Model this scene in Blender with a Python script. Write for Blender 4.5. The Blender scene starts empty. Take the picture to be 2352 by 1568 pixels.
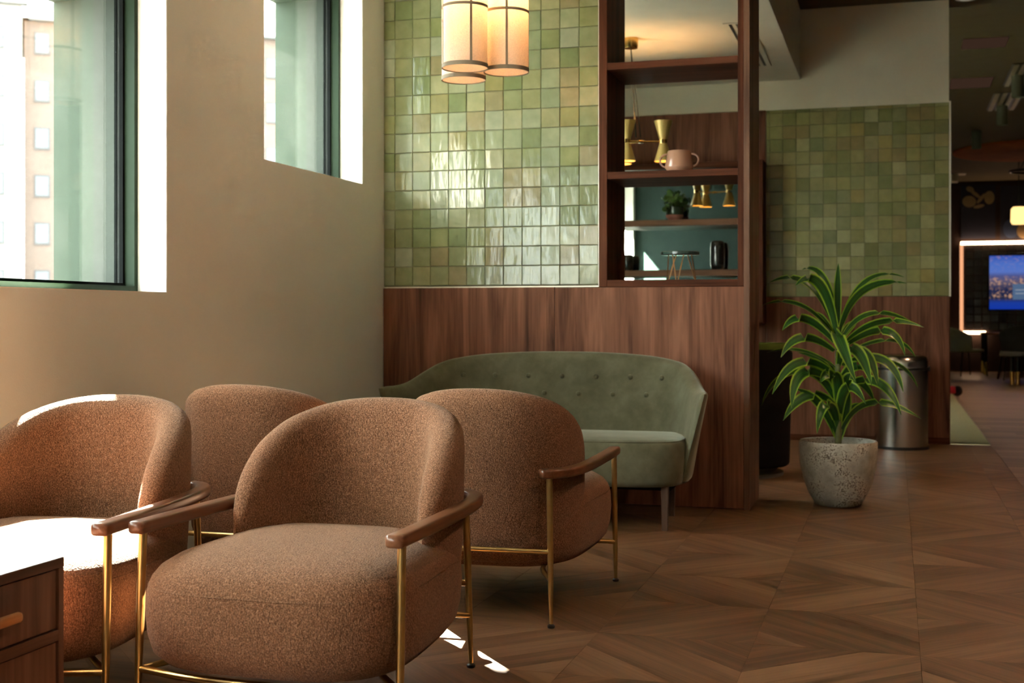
import bpy, bmesh, math, random
from mathutils import Vector, Matrix

random.seed(11)
S = bpy.context.scene
COL = S.collection
PI = math.pi

# ------------------------------------------------------------------ camera
FPX, CX, HY = 2918.0, 1176.0, 728.0          # focal length and horizon in photo pixels
YAW = math.atan(879.0 / FPX)
cam_d = bpy.data.cameras.new('camera')
cam = bpy.data.objects.new('camera', cam_d)
COL.objects.link(cam)
cam.location = (0, 0, 1.0)
cam.rotation_euler = (PI / 2, 0, YAW)
cam_d.sensor_width = 36.0
cam_d.lens = 36.0 * FPX / 2352.0
cam_d.shift_y = -(784.0 - HY) / 2352.0
cam_d.clip_end = 400
cam_d.dof.use_dof = True
cam_d.dof.focus_distance = 3.9
cam_d.dof.aperture_fstop = 5.0
S.camera = cam

# ------------------------------------------------------------------ sky, sun, exposure
w = bpy.data.worlds.new('sky')
S.world = w
w.use_nodes = True
bg = w.node_tree.nodes['Background']
bg.inputs['Color'].default_value = (0.97, 0.99, 1.0, 1)
bg.inputs['Strength'].default_value = 3.6

sun_d = bpy.data.lights.new('sun', 'SUN')
sun_d.energy = 56.0
sun_d.color = (1.0, 0.95, 0.87)
sun_d.angle = math.radians(0.6)
sun = bpy.data.objects.new('sun', sun_d)
COL.objects.link(sun)
sun.location = (-20, 25, 30)
SUN_DIR = Vector((0.68, -0.73, -0.84)).normalized()
sun.rotation_euler = SUN_DIR.to_track_quat('-Z', 'Y').to_euler()

S.view_settings.view_transform = 'Standard'
S.view_settings.look = 'None'
S.view_settings.gamma = 1.0
S.view_settings.use_curve_mapping = False
S.view_settings.exposure = 2.65
try:
    S.cycles.use_denoising = True
    S.cycles.use_adaptive_sampling = True
    S.cycles.adaptive_threshold = 0.1
    S.cycles.adaptive_min_samples = 16
    S.cycles.max_bounces = 7
    S.cycles.diffuse_bounces = 4
    S.cycles.glossy_bounces = 4
    S.cycles.transmission_bounces = 6
    S.cycles.transparent_max_bounces = 8
    S.cycles.caustics_reflective = False
    S.cycles.caustics_refractive = False
    S.cycles.sample_clamp_indirect = 6.0
except Exception:
    pass

# ------------------------------------------------------------------ helpers
CA, SA = math.cos(YAW), math.sin(YAW)


def ray(px):
    t = (px - CX) / FPX
    return (-SA + t * CA, CA + t * SA)


def at_d(px, d, z=0.0):
    r = ray(px)
    return Vector((r[0] * d, r[1] * d, z))


def at_z(px, py, z):
    d = FPX * (z - 1.0) / (HY - py)
    return at_d(px, d, z)


def at_y(px, Y):
    r = ray(px)
    d = Y / r[1]
    return r[0] * d, d


def mesh(name, verts, faces, smooth=False):
    me = bpy.data.meshes.new(name)
    me.from_pydata([tuple(v) for v in verts], [], faces)
    me.update()
    if smooth:
        me.polygons.foreach_set('use_smooth', [True] * len(me.polygons))
    return me


def add(name, me, mat, parent=None, loc=(0, 0, 0), rot=None):
    o = bpy.data.objects.new(name, me)
    if mat is not None and len(me.materials) == 0:
        me.materials.append(mat)
    COL.objects.link(o)
    o.location = loc
    if rot is not None:
        o.rotation_euler = rot
    if parent is not None:
        o.parent = parent
    return o


def thing(name, label, cat, loc=(0, 0, 0), rz=0.0, group=None):
    o = bpy.data.objects.new(name, None)
    o.empty_display_size = 0.1
    COL.objects.link(o)
    o.location = loc
    o.rotation_euler = (0, 0, rz)
    return tag(o, label, cat, group)


def tag(o, label, cat, group=None):
    o['label'] = label
    o['category'] = cat
    if group:
        o['group'] = group
    return o


def struct(o):
    o['kind'] = 'structure'
    return o


def copy_tree(src, parent=None):
    c = src.copy()
    COL.objects.link(c)
    c.parent = parent
    for ch in list(src.children):
        copy_tree(ch, c)
    return c


class MB:
    """collects pieces of ONE part"""

    def __init__(self):
        self.v, self.f = [], []

    def raw(self, verts, faces):
        n = len(self.v)
        self.v += [Vector(p) for p in verts]
        self.f += [tuple(i + n for i in fc) for fc in faces]
        return self

    def box(self, x0, x1, y0, y1, z0, z1):
        v = [(x0, y0, z0), (x1, y0, z0), (x1, y1, z0), (x0, y1, z0), (x0, y0, z1), (x1, y0, z1), (x1, y1, z1), (x0, y1, z1)]
        f = [(3, 2, 1, 0), (4, 5, 6, 7), (0, 1, 5, 4), (1, 2, 6, 5), (2, 3, 7, 6), (3, 0, 4, 7)]
        return self.raw(v, f)

    def build(self, name, mat, parent=None, bevel=0.0, seg=2, smooth=False, loc=(0, 0, 0), rot=None):
        me = mesh(name, self.v, self.f, smooth)
        if bevel > 0:
            bm = bmesh.new()
            bm.from_mesh(me)
            bmesh.ops.bevel(bm, geom=list(bm.edges) + list(bm.verts), offset=bevel, segments=seg, affect='EDGES', profile=0.5)
            bm.to_mesh(me)
            bm.free()
            if seg > 1:
                me.polygons.foreach_set('use_smooth', [True] * len(me.polygons))
                try:
                    me.set_sharp_from_angle(angle=math.radians(40))
                except Exception:
                    pass
        return add(name, me, mat, parent, loc, rot)


def box(name, x0, x1, y0, y1, z0, z1, mat, parent=None, bevel=0.0, seg=2):
    return MB().box(x0, x1, y0, y1, z0, z1).build(name, mat, parent, bevel, seg)


def lathe_mesh(name, prof, seg=32, smooth=True):
    """prof: list of (r, z), bottom to top or any order"""
    v, f = [], []
    for (r, z) in prof:
        for k in range(seg):
            a = 2 * PI * k / seg
            v.append((r * math.cos(a), r * math.sin(a), z))
    for i in range(len(prof) - 1):
        for k in range(seg):
            k2 = (k + 1) % seg
            f.append((i * seg + k, i * seg + k2, (i + 1) * seg + k2, (i + 1) * seg + k))
    me = mesh(name, v, f, smooth)
    if smooth:
        try:
            me.set_sharp_from_angle(angle=math.radians(50))
        except Exception:
            pass
    return me


def frames(pts):
    pts = [Vector(p) for p in pts]
    n = len(pts)
    out = []
    for i in range(n):
        t = (pts[min(i + 1, n - 1)] - pts[max(i - 1, 0)]).normalized()
        out.append(t)
    return pts, out


def tube_data(pts, rad, seg=10):
    pts, tan = frames(pts)
    v, f = [], []
    up = Vector((0, 0, 1)) if abs(tan[0].z) < 0.9 else Vector((1, 0, 0))
    for i, p in enumerate(pts):
        t = tan[i]
        a = (up - t * up.dot(t)).normalized()
        b = t.cross(a)
        up = a
        r = rad[i] if isinstance(rad, (list, tuple)) else rad
        for k in range(seg):
            an = 2 * PI * k / seg
            v.append(p + a * (r * math.cos(an)) + b * (r * math.sin(an)))
    n = len(pts)
    for i in range(n - 1):
        for k in range(seg):
            k2 = (k + 1) % seg
            f.append((i * seg + k, i * seg + k2, (i + 1) * seg + k2, (i + 1) * seg + k))
    f.append(tuple(range(seg))[::-1])
    f.append(tuple((n - 1) * seg + k for k in range(seg)))
    return v, f


def tube(name, pts, rad, mat, parent=None, seg=10, smooth=True):
    v, f = tube_data(pts, rad, seg)
    me = mesh(name, v, f, smooth)
    try:
        me.set_sharp_from_angle(angle=math.radians(60))
    except Exception:
        pass
    return add(name, me, mat, parent)


def catmull(pts, n):
    pts = [Vector(p) for p in pts]
    P = [pts[0] * 2 - pts[1]] + pts + [pts[-1] * 2 - pts[-2]]
    segs = len(pts) - 1
    out = []
    for i in range(n + 1):
        u = i / n * segs
        k = min(int(u), segs - 1)
        t = u - k
        p0, p1, p2, p3 = P[k], P[k + 1], P[k + 2], P[k + 3]
        out.append(0.5 * ((2 * p1) + (p2 - p0) * t + (2 * p0 - 5 * p1 + 4 * p2 - p3) * t * t + (3 * p1 - p0 - 3 * p2 + p3) * t ** 3))
    return out


def bar_data(pts, hw, hh, r=0.35, seg=3):
    """rounded rectangular bar swept along a mostly horizontal path; hw, hh half sizes"""
    pts, tan = frames(pts)
    prof = []
    for qx, qy, a0 in ((1, 1, 0), (-1, 1, PI / 2), (-1, -1, PI), (1, -1, 1.5 * PI)):
        rr = min(hw, hh) * 2 * r
        for k in range(seg + 1):
            a = a0 + PI / 2 * k / seg
            prof.append((qx * (hw - rr) + rr * math.cos(a), qy * (hh - rr) + rr * math.sin(a)))
    m = len(prof)
    v, f = [], []
    for i, p in enumerate(pts):
        t = tan[i]
        side = Vector((t.y, -t.x, 0)).normalized()
        up = side.cross(t).normalized()
        for (a, b) in prof:
            v.append(p + side * a + up * b)
    n = len(pts)
    # rounded ends
    for i in range(n - 1):
        for k in range(m):
            k2 = (k + 1) % m
            f.append((i * m + k, i * m + k2, (i + 1) * m + k2, (i + 1) * m + k))
    for (base, p, t, rev) in ((0, pts[0], -tan[0], True), ((n - 1) * m, pts[-1], tan[-1], False)):
        s = len(v)
        side = Vector((t.y, -t.x, 0)).normalized()
        for k in range(m):
            q = v[base + k]
            v.append(p + (q - p) * 0.84 + t * min(hw, hh) * 0.4)
        for k in range(m):
            k2 = (k + 1) % m
            f.append((base + k, base + k2, s + k2, s + k) if not rev else (base + k2, base + k, s + k, s + k2))
        cap = tuple(range(s, s + m))
        f.append(cap if not rev else cap[::-1])
    return v, f


def shell_data(stations, wfn, nv=12, ncap=6, bulge=0.25):
    """stations: (B, T, n) bottom point, top point, horizontal outward normal"""
    v, f = [], []
    N = len(stations)
    m = None
    for i, (B, T, n) in enumerate(stations):
        s = -1 + 2 * i / (N - 1)
        wd = max(wfn(s), 0.0006)
        d = T - B
        L = d.length
        u = d / L
        loop = []

        def wt(t):
            return wd * (1 - bulge + bulge * math.sin(PI * min(max(t, 0), 1)) ** 0.6)
        t0, t1 = min(wd / L, 0.45), 1 - min(wd / L, 0.45)
        for k in range(nv + 1):
            t = t0 + (t1 - t0) * k / nv
            loop.append(B + d * t + n * wt(t))
        w1 = wt(t1)
        for k in range(1, ncap):
            a = PI * k / ncap
            loop.append(B + d * t1 + n * (w1 * math.cos(a)) + u * (wd * math.sin(a)))
        for k in range(nv + 1):
            t = t1 + (t0 - t1) * k / nv
            loop.append(B + d * t - n * wt(t))
        w0 = wt(t0)
        for k in range(1, ncap):
            a = PI * k / ncap
            loop.append(B + d * t0 - n * (w0 * math.cos(a)) - u * (wd * math.sin(a)))
        m = len(loop)
        v += loop
    for i in range(N - 1):
        for k in range(m):
            k2 = (k + 1) % m
            f.append((i * m + k, (i + 1) * m + k, (i + 1) * m + k2, i * m + k2))
    return v, f


def super_ring(a, b, e, n, yc=0.0, scale=1.0):
    out = []
    for k in range(n):
        t = 2 * PI * k / n
        c, s = math.cos(t), math.sin(t)
        out.append((scale * a * math.copysign(abs(c) ** (2 / e), c), yc + scale * b * math.copysign(abs(s) ** (2 / e), s)))
    return out


def ring_stack(rings):
    """rings: list of lists of 3D points (same count); closes top and bottom with fans"""
    n = len(rings[0])
    v, f = [], []
    for r in rings:
        v += [Vector(p) for p in r]
    for i in range(len(rings) - 1):
        for k in range(n):
            k2 = (k + 1) % n
            f.append((i * n + k, i * n + k2, (i + 1) * n + k2, (i + 1) * n + k))
    f.append(tuple(range(n))[::-1])
    b = (len(rings) - 1) * n
    f.append(tuple(b + k for k in range(n)))
    return v, f


# ------------------------------------------------------------------ materials
def new_mat(name):
    m = bpy.data.materials.new(name)
    m.use_nodes = True
    nt = m.node_tree
    b = nt.nodes['Principled BSDF']
    return m, nt, b


def nd(nt, t, **kw):
    n = nt.nodes.new(t)
    for k, v in kw.items():
        if hasattr(n, k):
            setattr(n, k, v)
        else:
            n.inputs[k.replace('_', ' ')].default_value = v
    return n


def ramp(nt, stops, interp='LINEAR'):
    n = nt.nodes.new('ShaderNodeValToRGB')
    cr = n.color_ramp
    cr.interpolation = interp
    while len(cr.elements) < len(stops):
        cr.elements.new(0.5)
    for e, (p, c) in zip(cr.elements, stops):
        e.position = p
        e.color = (c[0], c[1], c[2], 1)
    return n


def plain(name, col, rough=0.5, metal=0.0, spec=0.5, var=0.12, nscale=6.0, bump=0.0, bscale=60.0, **kw):
    m, nt, b = new_mat(name)
    tc = nd(nt, 'ShaderNodeTexCoord')
    nz = nd(nt, 'ShaderNodeTexNoise', Scale=nscale, Detail=4.0)
    nt.links.new(tc.outputs['Object'], nz.inputs['Vector'])
    lo = tuple(c * (1 - var) for c in col)
    hi = tuple(min(c * (1 + var), 1) for c in col)
    r = ramp(nt, [(0.3, lo), (0.7, hi)])
    nt.links.new(nz.outputs['Fac'], r.inputs['Fac'])
    nt.links.new(r.outputs['Color'], b.inputs['Base Color'])
    b.inputs['Roughness'].default_value = rough
    b.inputs['Metallic'].default_value = metal
    b.inputs['Specular IOR Level'].default_value = spec
    if bump > 0:
        n2 = nd(nt, 'ShaderNodeTexNoise', Scale=bscale, Detail=4.0)
        nt.links.new(tc.outputs['Object'], n2.inputs['Vector'])
        bp = nd(nt, 'ShaderNodeBump', Strength=bump, Distance=0.01)
        nt.links.new(n2.outputs['Fac'], bp.inputs['Height'])
        nt.links.new(bp.outputs['Normal'], b.inputs['Normal'])
    for k, v in kw.items():
        b.inputs[k.replace('_', ' ')].default_value = v
    return m


def wood(name, dark, mid, light, axis='Z', across=9.0, along=0.55, rough=0.42, spec=0.4, fibre=90.0, tone=0.0, bump=0.08, dist=0.7):
    """grain runs along the given object axis; Object Info random shifts the grain of each piece"""
    m, nt, b = new_mat(name)
    tc = nd(nt, 'ShaderNodeTexCoord')
    oi = nd(nt, 'ShaderNodeObjectInfo')
    mul = nd(nt, 'ShaderNodeVectorMath', operation='MULTIPLY')
    comb = nd(nt, 'ShaderNodeCombineXYZ')
    for s in ('X', 'Y', 'Z'):
        nt.links.new(oi.outputs['Random'], comb.inputs[s])
    nt.links.new(comb.outputs[0], mul.inputs[0])
    mul.inputs[1].default_value = (31.0, 17.0, 23.0)
    ad = nd(nt, 'ShaderNodeVectorMath', operation='ADD')
    nt.links.new(tc.outputs['Object'], ad.inputs[0])
    nt.links.new(mul.outputs[0], ad.inputs[1])

    def mapped(a, l):
        mp = nd(nt, 'ShaderNodeMapping')
        sc = {'X': (l, a, a), 'Y': (a, l, a), 'Z': (a, a, l)}[axis]
        mp.inputs['Scale'].default_value = sc
        nt.links.new(ad.outputs[0], mp.inputs['Vector'])
        return mp
    m1 = mapped(across, along)
    n1 = nd(nt, 'ShaderNodeTexNoise', Scale=1.0, Detail=5.0, Distortion=dist)
    nt.links.new(m1.outputs[0], n1.inputs['Vector'])
    m2 = mapped(fibre, fibre * 0.035)
    n2 = nd(nt, 'ShaderNodeTexNoise', Scale=1.0, Detail=3.0, Distortion=0.2)
    nt.links.new(m2.outputs[0], n2.inputs['Vector'])
    mx = nd(nt, 'ShaderNodeMath', operation='MULTIPLY_ADD')
    nt.links.new(n2.outputs['Fac'], mx.inputs[0])
    mx.inputs[1].default_value = 0.38
    sub = nd(nt, 'ShaderNodeMath', operation='SUBTRACT')
    nt.links.new(n1.outputs['Fac'], sub.inputs[0])
    sub.inputs[1].default_value = 0.19
    nt.links.new(sub.outputs[0], mx.inputs[2])
    src = mx
    if tone > 0:
        t2 = nd(nt, 'ShaderNodeMath', operation='MULTIPLY_ADD')
        nt.links.new(oi.outputs['Random'], t2.inputs[0])
        t2.inputs[1].default_value = tone
        s3 = nd(nt, 'ShaderNodeMath', operation='SUBTRACT')
        nt.links.new(mx.outputs[0], s3.inputs[0])
        s3.inputs[1].default_value = tone * 0.5
        nt.links.new(s3.outputs[0], t2.inputs[2])
        src = t2
    r = ramp(nt, [(0.28, dark), (0.5, mid), (0.72, light)])
    nt.links.new(src.outputs[0], r.inputs['Fac'])
    nt.links.new(r.outputs['Color'], b.inputs['Base Color'])
    b.inputs['Roughness'].default_value = rough
    b.inputs['Specular IOR Level'].default_value = spec
    bp = nd(nt, 'ShaderNodeBump', Strength=bump, Distance=0.004)
    nt.links.new(n2.outputs['Fac'], bp.inputs['Height'])
    nt.links.new(bp.outputs['Normal'], b.inputs['Normal'])
    return m


M = {}
M['wall'] = plain('wall_paint', (0.75, 0.765, 0.74), 0.9, spec=0.2, var=0.03, nscale=2.0, bump=0.05, bscale=140)
M['cream'] = plain('cream_paint', (0.74, 0.68, 0.53), 0.9, spec=0.2, var=0.03)
M['white'] = plain('white_paint', (0.80, 0.78, 0.73), 0.85, spec=0.2, var=0.02, bump=0.03)
M['ceiling'] = plain('ceiling_paint', (0.60, 0.57, 0.47), 0.9, spec=0.2, var=0.03)
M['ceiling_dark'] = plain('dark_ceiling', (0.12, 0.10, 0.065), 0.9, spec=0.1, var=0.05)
M['dark_wall'] = plain('dark_wall', (0.045, 0.028, 0.024), 0.8, spec=0.2)
M['teal_wall'] = plain('teal_wall', (0.03, 0.052, 0.046), 0.8, spec=0.2)
M['grout'] = plain('grout', (0.24, 0.22, 0.145), 0.9, spec=0.1)
M['dark_grout'] = plain('dark_grout', (0.10, 0.085, 0.05), 0.9, spec=0.1)
M['walnut_panel'] = wood('walnut_panel', (0.06, 0.022, 0.012), (0.165, 0.066, 0.036), (0.265, 0.116, 0.068), 'Z', 7.5, 0.75, 0.55, spec=0.15, tone=0.04, dist=1.6)
M['shelf_wood_x'] = wood('shelf_wood_x', (0.04, 0.013, 0.006), (0.085, 0.027, 0.013), (0.125, 0.045, 0.023), 'X', 14.0, 0.9, 0.6, spec=0.08)
M['shelf_wood_z'] = wood('shelf_wood_z', (0.04, 0.013, 0.006), (0.085, 0.027, 0.013), (0.125, 0.045, 0.023), 'Z', 14.0, 0.9, 0.6, spec=0.08)
M['walnut_dark'] = wood('walnut_end', (0.07, 0.032, 0.018), (0.14, 0.07, 0.042), (0.2, 0.105, 0.065), 'Z', 12.0, 0.8, 0.5, spec=0.2)
M['warm_shelf'] = wood('warm_shelf', (0.10, 0.045, 0.022), (0.20, 0.095, 0.05), (0.29, 0.145, 0.08), 'X', 14.0, 0.9, 0.5, spec=0.2)
M['table_wood_y'] = wood('table_wood_y', (0.05, 0.022, 0.014), (0.115, 0.052, 0.034), (0.18, 0.09, 0.06), 'Y', 16.0, 0.9, 0.4)
M['table_wood_z'] = wood('table_wood_z', (0.05, 0.022, 0.014), (0.115, 0.052, 0.034), (0.18, 0.09, 0.06), 'Z', 16.0, 0.9, 0.4)
M['handle_wood'] = wood('handle_wood', (0.28, 0.105, 0.035), (0.40, 0.165, 0.06), (0.5, 0.23, 0.09), 'Y', 20.0, 1.0, 0.4)
M['arm_wood'] = wood('arm_walnut', (0.06, 0.02, 0.009), (0.135, 0.047, 0.02), (0.21, 0.085, 0.04), 'Y', 22.0, 1.6, 0.28, spec=0.5, fibre=140, bump=0.03)
M['floor_wood'] = wood('floor_oak', (0.058, 0.025, 0.011), (0.135, 0.063, 0.029), (0.20, 0.103, 0.05), 'X', 16.0, 1.1, 0.42, spec=0.45, fibre=110, tone=0.30, bump=0.10)
M['board_wood'] = wood('aisle_boards', (0.085, 0.045, 0.026), (0.17, 0.098, 0.06), (0.26, 0.155, 0.10), 'X', 14.0, 1.0, 0.4, spec=0.45, tone=0.35)
M['brass'] = plain('brushed_brass', (0.50, 0.33, 0.13), 0.30, 1.0, var=0.08, nscale=30)
M['gold'] = plain('polished_brass', (0.72, 0.47, 0.16), 0.22, 1.0, var=0.05)
M['gold_paint'] = plain('gold_paint', (0.60, 0.43, 0.14), 0.45, 0.25, var=0.06)
M['black'] = plain('black_metal', (0.012, 0.012, 0.012), 0.4, 0.0, var=0.2)
M['gasket'] = plain('black_gasket', (0.006, 0.007, 0.007), 0.85, spec=0.05)
M['spacer'] = plain('grey_spacer', (0.03, 0.032, 0.032), 0.6, 0.0, spec=0.1)
M['green_frame'] = plain('green_frame', (0.013, 0.026, 0.013), 0.6, spec=0.15, var=0.06)
M['green_jamb'] = plain('green_jamb', (0.042, 0.058, 0.042), 0.7, spec=0.15, var=0.05)
M['jamb_reflection'] = plain('jamb_reflection', (0.048, 0.056, 0.048), 0.7, spec=0.15, var=0.04)  # paler strip: a reflection in the glass, painted onto the jamb
M['steel'] = plain('brushed_steel', (0.58, 0.57, 0.54), 0.20, 1.0, var=0.05)
M['trim_metal'] = plain('satin_trim', (0.72, 0.68, 0.58), 0.4, 0.6, var=0.04)
M['concrete'] = None
M['soil'] = plain('soil', (0.018, 0.012, 0.008), 1.0, var=0.5, nscale=60, bump=0.6)
M['underlay'] = plain('floor_underlay', (0.06, 0.034, 0.018), 0.9, spec=0.1)
M['trunk'] = plain('plant_stem', (0.09, 0.10, 0.03), 0.8, var=0.3, nscale=40)
M['dark_glaze'] = plain('dark_glaze', (0.02, 0.021, 0.019), 0.16, spec=0.8, var=0.4, nscale=14, bump=0.25, bscale=26)
M['green_glaze'] = plain('green_glaze', (0.03, 0.05, 0.03), 0.2, spec=0.6)
M['terracotta'] = plain('pink_terracotta', (0.33, 0.12, 0.085), 0.6)
M['mug'] = plain('tan_glaze', (0.36, 0.19, 0.12), 0.22, spec=0.6, var=0.06)
M['marble'] = plain('green_marble', (0.03, 0.055, 0.045), 0.2, spec=0.6, var=0.8, nscale=25)
M['copper'] = plain('copper_rod', (0.42, 0.20, 0.08), 0.35, 1.0)
M['cord'] = plain('grey_cord', (0.035, 0.035, 0.028), 0.8)
M['tape'] = plain('taupe_tape', (0.23, 0.19, 0.135), 0.85)
M['sofa_leg'] = wood('sofa_leg_wood', (0.03, 0.015, 0.008), (0.06, 0.03, 0.017), (0.09, 0.05, 0.03), 'Z', 20, 1.0)
M['green_fabric'] = plain('green_fabric', (0.10, 0.15, 0.03), 0.95, spec=0.1)
M['black_fabric'] = plain('black_fabric', (0.006, 0.006, 0.006), 0.9, spec=0.15)
M['grey_shell'] = plain('grey_shell', (0.36, 0.37, 0.30), 0.8, spec=0.2)
M['dark_shell'] = plain('dark_shell', (0.10, 0.10, 0.085), 0.8, spec=0.2)
M['orange_wood'] = plain('orange_wood', (0.33, 0.12, 0.04), 0.5)
M['red'] = plain('red_plastic', (0.35, 0.01, 0.02), 0.4)
M['carpet'] = plain('green_carpet', (0.44, 0.42, 0.25), 1.0, spec=0.05, var=0.12, nscale=60)
M['orange_panel'] = plain('orange_panel', (0.30, 0.085, 0.02), 0.9, spec=0.1)
M['black_tile'] = plain('black_tile', (0.015, 0.012, 0.011), 0.25, spec=0.6)
M['navy'] = plain('navy_art', (0.012, 0.014, 0.035), 0.7)
M['blue_art'] = plain('blue_art', (0.03, 0.05, 0.12), 0.7)
M['cream_art'] = plain('cream_art', (0.30, 0.20, 0.10), 0.7)
M['spot_grey'] = plain('grey_green_spot', (0.10, 0.11, 0.075), 0.6)
M['vent_metal'] = plain('vent_metal', (0.45, 0.40, 0.32), 0.5, 0.3)
M['facade_cream'] = plain('cream_render', (0.15, 0.142, 0.125), 0.9, var=0.03, nscale=0.3)
M['facade_grey'] = plain('grey_gutter', (0.06, 0.06, 0.058), 0.8)
M['facade_frame'] = plain('window_frame_far', (0.03, 0.03, 0.032), 0.7)
M['ground'] = plain('street', (0.07, 0.068, 0.062), 0.95, var=0.1, nscale=0.2)


def mk_concrete():
    m, nt, b = new_mat('weathered_concrete')
    tc = nd(nt, 'ShaderNodeTexCoord')
    n1 = nd(nt, 'ShaderNodeTexNoise', Scale=7.0, Detail=6.0, Roughness=0.65)
    n2 = nd(nt, 'ShaderNodeTexNoise', Scale=120.0, Detail=2.0, Roughness=0.6)
    for n in (n1, n2):
        nt.links.new(tc.outputs['Object'], n.inputs['Vector'])
    r1 = ramp(nt, [(0.34, (0.20, 0.195, 0.16)), (0.5, (0.34, 0.32, 0.265)), (0.68, (0.48, 0.45, 0.38))])
    nt.links.new(n1.outputs['Fac'], r1.inputs['Fac'])
    # brown pits gathered where the broad noise is high
    mu = nd(nt, 'ShaderNodeMath', operation='MULTIPLY')
    nt.links.new(n1.outputs['Fac'], mu.inputs[0])
    nt.links.new(n2.outputs['Fac'], mu.inputs[1])
    r2 = ramp(nt, [(0.285, (0, 0, 0)), (0.345, (0.85, 0.85, 0.85))])
    nt.links.new(mu.outputs[0], r2.inputs['Fac'])
    mx = nd(nt, 'ShaderNodeMixRGB')
    nt.links.new(r2.outputs['Color'], mx.inputs['Fac'])
    nt.links.new(r1.outputs['Color'], mx.inputs['Color1'])
    mx.inputs['Color2'].default_value = (0.075, 0.055, 0.036, 1)
    nt.links.new(mx.outputs['Color'], b.inputs['Base Color'])
    b.inputs['Roughness'].default_value = 0.85
    bp = nd(nt, 'ShaderNodeBump', Strength=0.5, Distance=0.006)
    bp.invert = True
    nt.links.new(r2.outputs['Color'], bp.inputs['Height'])
    nt.links.new(bp.outputs['Normal'], b.inputs['Normal'])
    return m


M['concrete'] = mk_concrete()


def mk_fabric():
    m, nt, b = new_mat('rust_boucle')
    tc = nd(nt, 'ShaderNodeTexCoord')
    mp = nd(nt, 'ShaderNodeMapping')
    mp.inputs['Scale'].default_value = (290, 290, 150)
    nt.links.new(tc.outputs['Object'], mp.inputs['Vector'])
    vo = nd(nt, 'ShaderNodeTexVoronoi')
    vo.inputs['Scale'].default_value = 1.0
    nt.links.new(mp.outputs[0], vo.inputs['Vector'])
    n1 = nd(nt, 'ShaderNodeTexNoise', Scale=330.0, Detail=2.0)
    n2 = nd(nt, 'ShaderNodeTexNoise', Scale=9.0, Detail=3.0)
    for n in (n1, n2):
        nt.links.new(tc.outputs['Object'], n.inputs['Vector'])
    r = ramp(nt, [(0.28, (0.11, 0.046, 0.022)), (0.5, (0.24, 0.112, 0.057)), (0.72, (0.42, 0.225, 0.135))])
    nt.links.new(n1.outputs['Fac'], r.inputs['Fac'])
    r3 = ramp(nt, [(0.0, (1.05, 1.05, 1.05)), (0.9, (0.55, 0.55, 0.55))])
    nt.links.new(vo.outputs['Distance'], r3.inputs['Fac'])
    mx = nd(nt, 'ShaderNodeMixRGB', blend_type='MULTIPLY')
    mx.inputs['Fac'].default_value = 1.0
    nt.links.new(r.outputs['Color'], mx.inputs['Color1'])
    nt.links.new(r3.outputs['Color'], mx.inputs['Color2'])
    nt.links.new(mx.outputs['Color'], b.inputs['Base Color'])
    b.inputs['Roughness'].default_value = 0.95
    b.inputs['Specular IOR Level'].default_value = 0.15
    b.inputs['Sheen Weight'].default_value = 0.15
    b.inputs['Sheen Roughness'].default_value = 0.45
    b.inputs['Sheen Tint'].default_value = (1.0, 0.85, 0.7, 1)
    bp = nd(nt, 'ShaderNodeBump', Strength=0.75, Distance=0.0025)
    bp.invert = True
    nt.links.new(vo.outputs['Distance'], bp.inputs['Height'])
    b2 = nd(nt, 'ShaderNodeBump', Strength=0.25, Distance=0.012)
    nt.links.new(n2.outputs['Fac'], b2.inputs['Height'])
    nt.links.new(bp.outputs['Normal'], b2.inputs['Normal'])
    nt.links.new(b2.outputs['Normal'], b.inputs['Normal'])
    return m


M['fabric'] = mk_fabric()


def mk_velvet():
    m, nt, b = new_mat('sage_velvet')
    tc = nd(nt, 'ShaderNodeTexCoord')
    n1 = nd(nt, 'ShaderNodeTexNoise', Scale=7.0, Detail=5.0, Roughness=0.65)
    nt.links.new(tc.outputs['Object'], n1.inputs['Vector'])
    r = ramp(nt, [(0.3, (0.072, 0.067, 0.036)), (0.5, (0.10, 0.095, 0.056)), (0.72, (0.135, 0.13, 0.083))])
    nt.links.new(n1.outputs['Fac'], r.inputs['Fac'])
    nt.links.new(r.outputs['Color'], b.inputs['Base Color'])
    b.inputs['Roughness'].default_value = 0.9
    b.inputs['Specular IOR Level'].default_value = 0.1
    b.inputs['Sheen Weight'].default_value = 0.5
    b.inputs['Sheen Roughness'].default_value = 0.35
    b.inputs['Sheen Tint'].default_value = (0.88, 0.9, 0.75, 1)
    bp = nd(nt, 'ShaderNodeBump', Strength=0.12, Distance=0.02)
    nt.links.new(n1.outputs['Fac'], bp.inputs['Height'])
    nt.links.new(bp.outputs['Normal'], b.inputs['Normal'])
    return m


M['velvet'] = mk_velvet()


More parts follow.
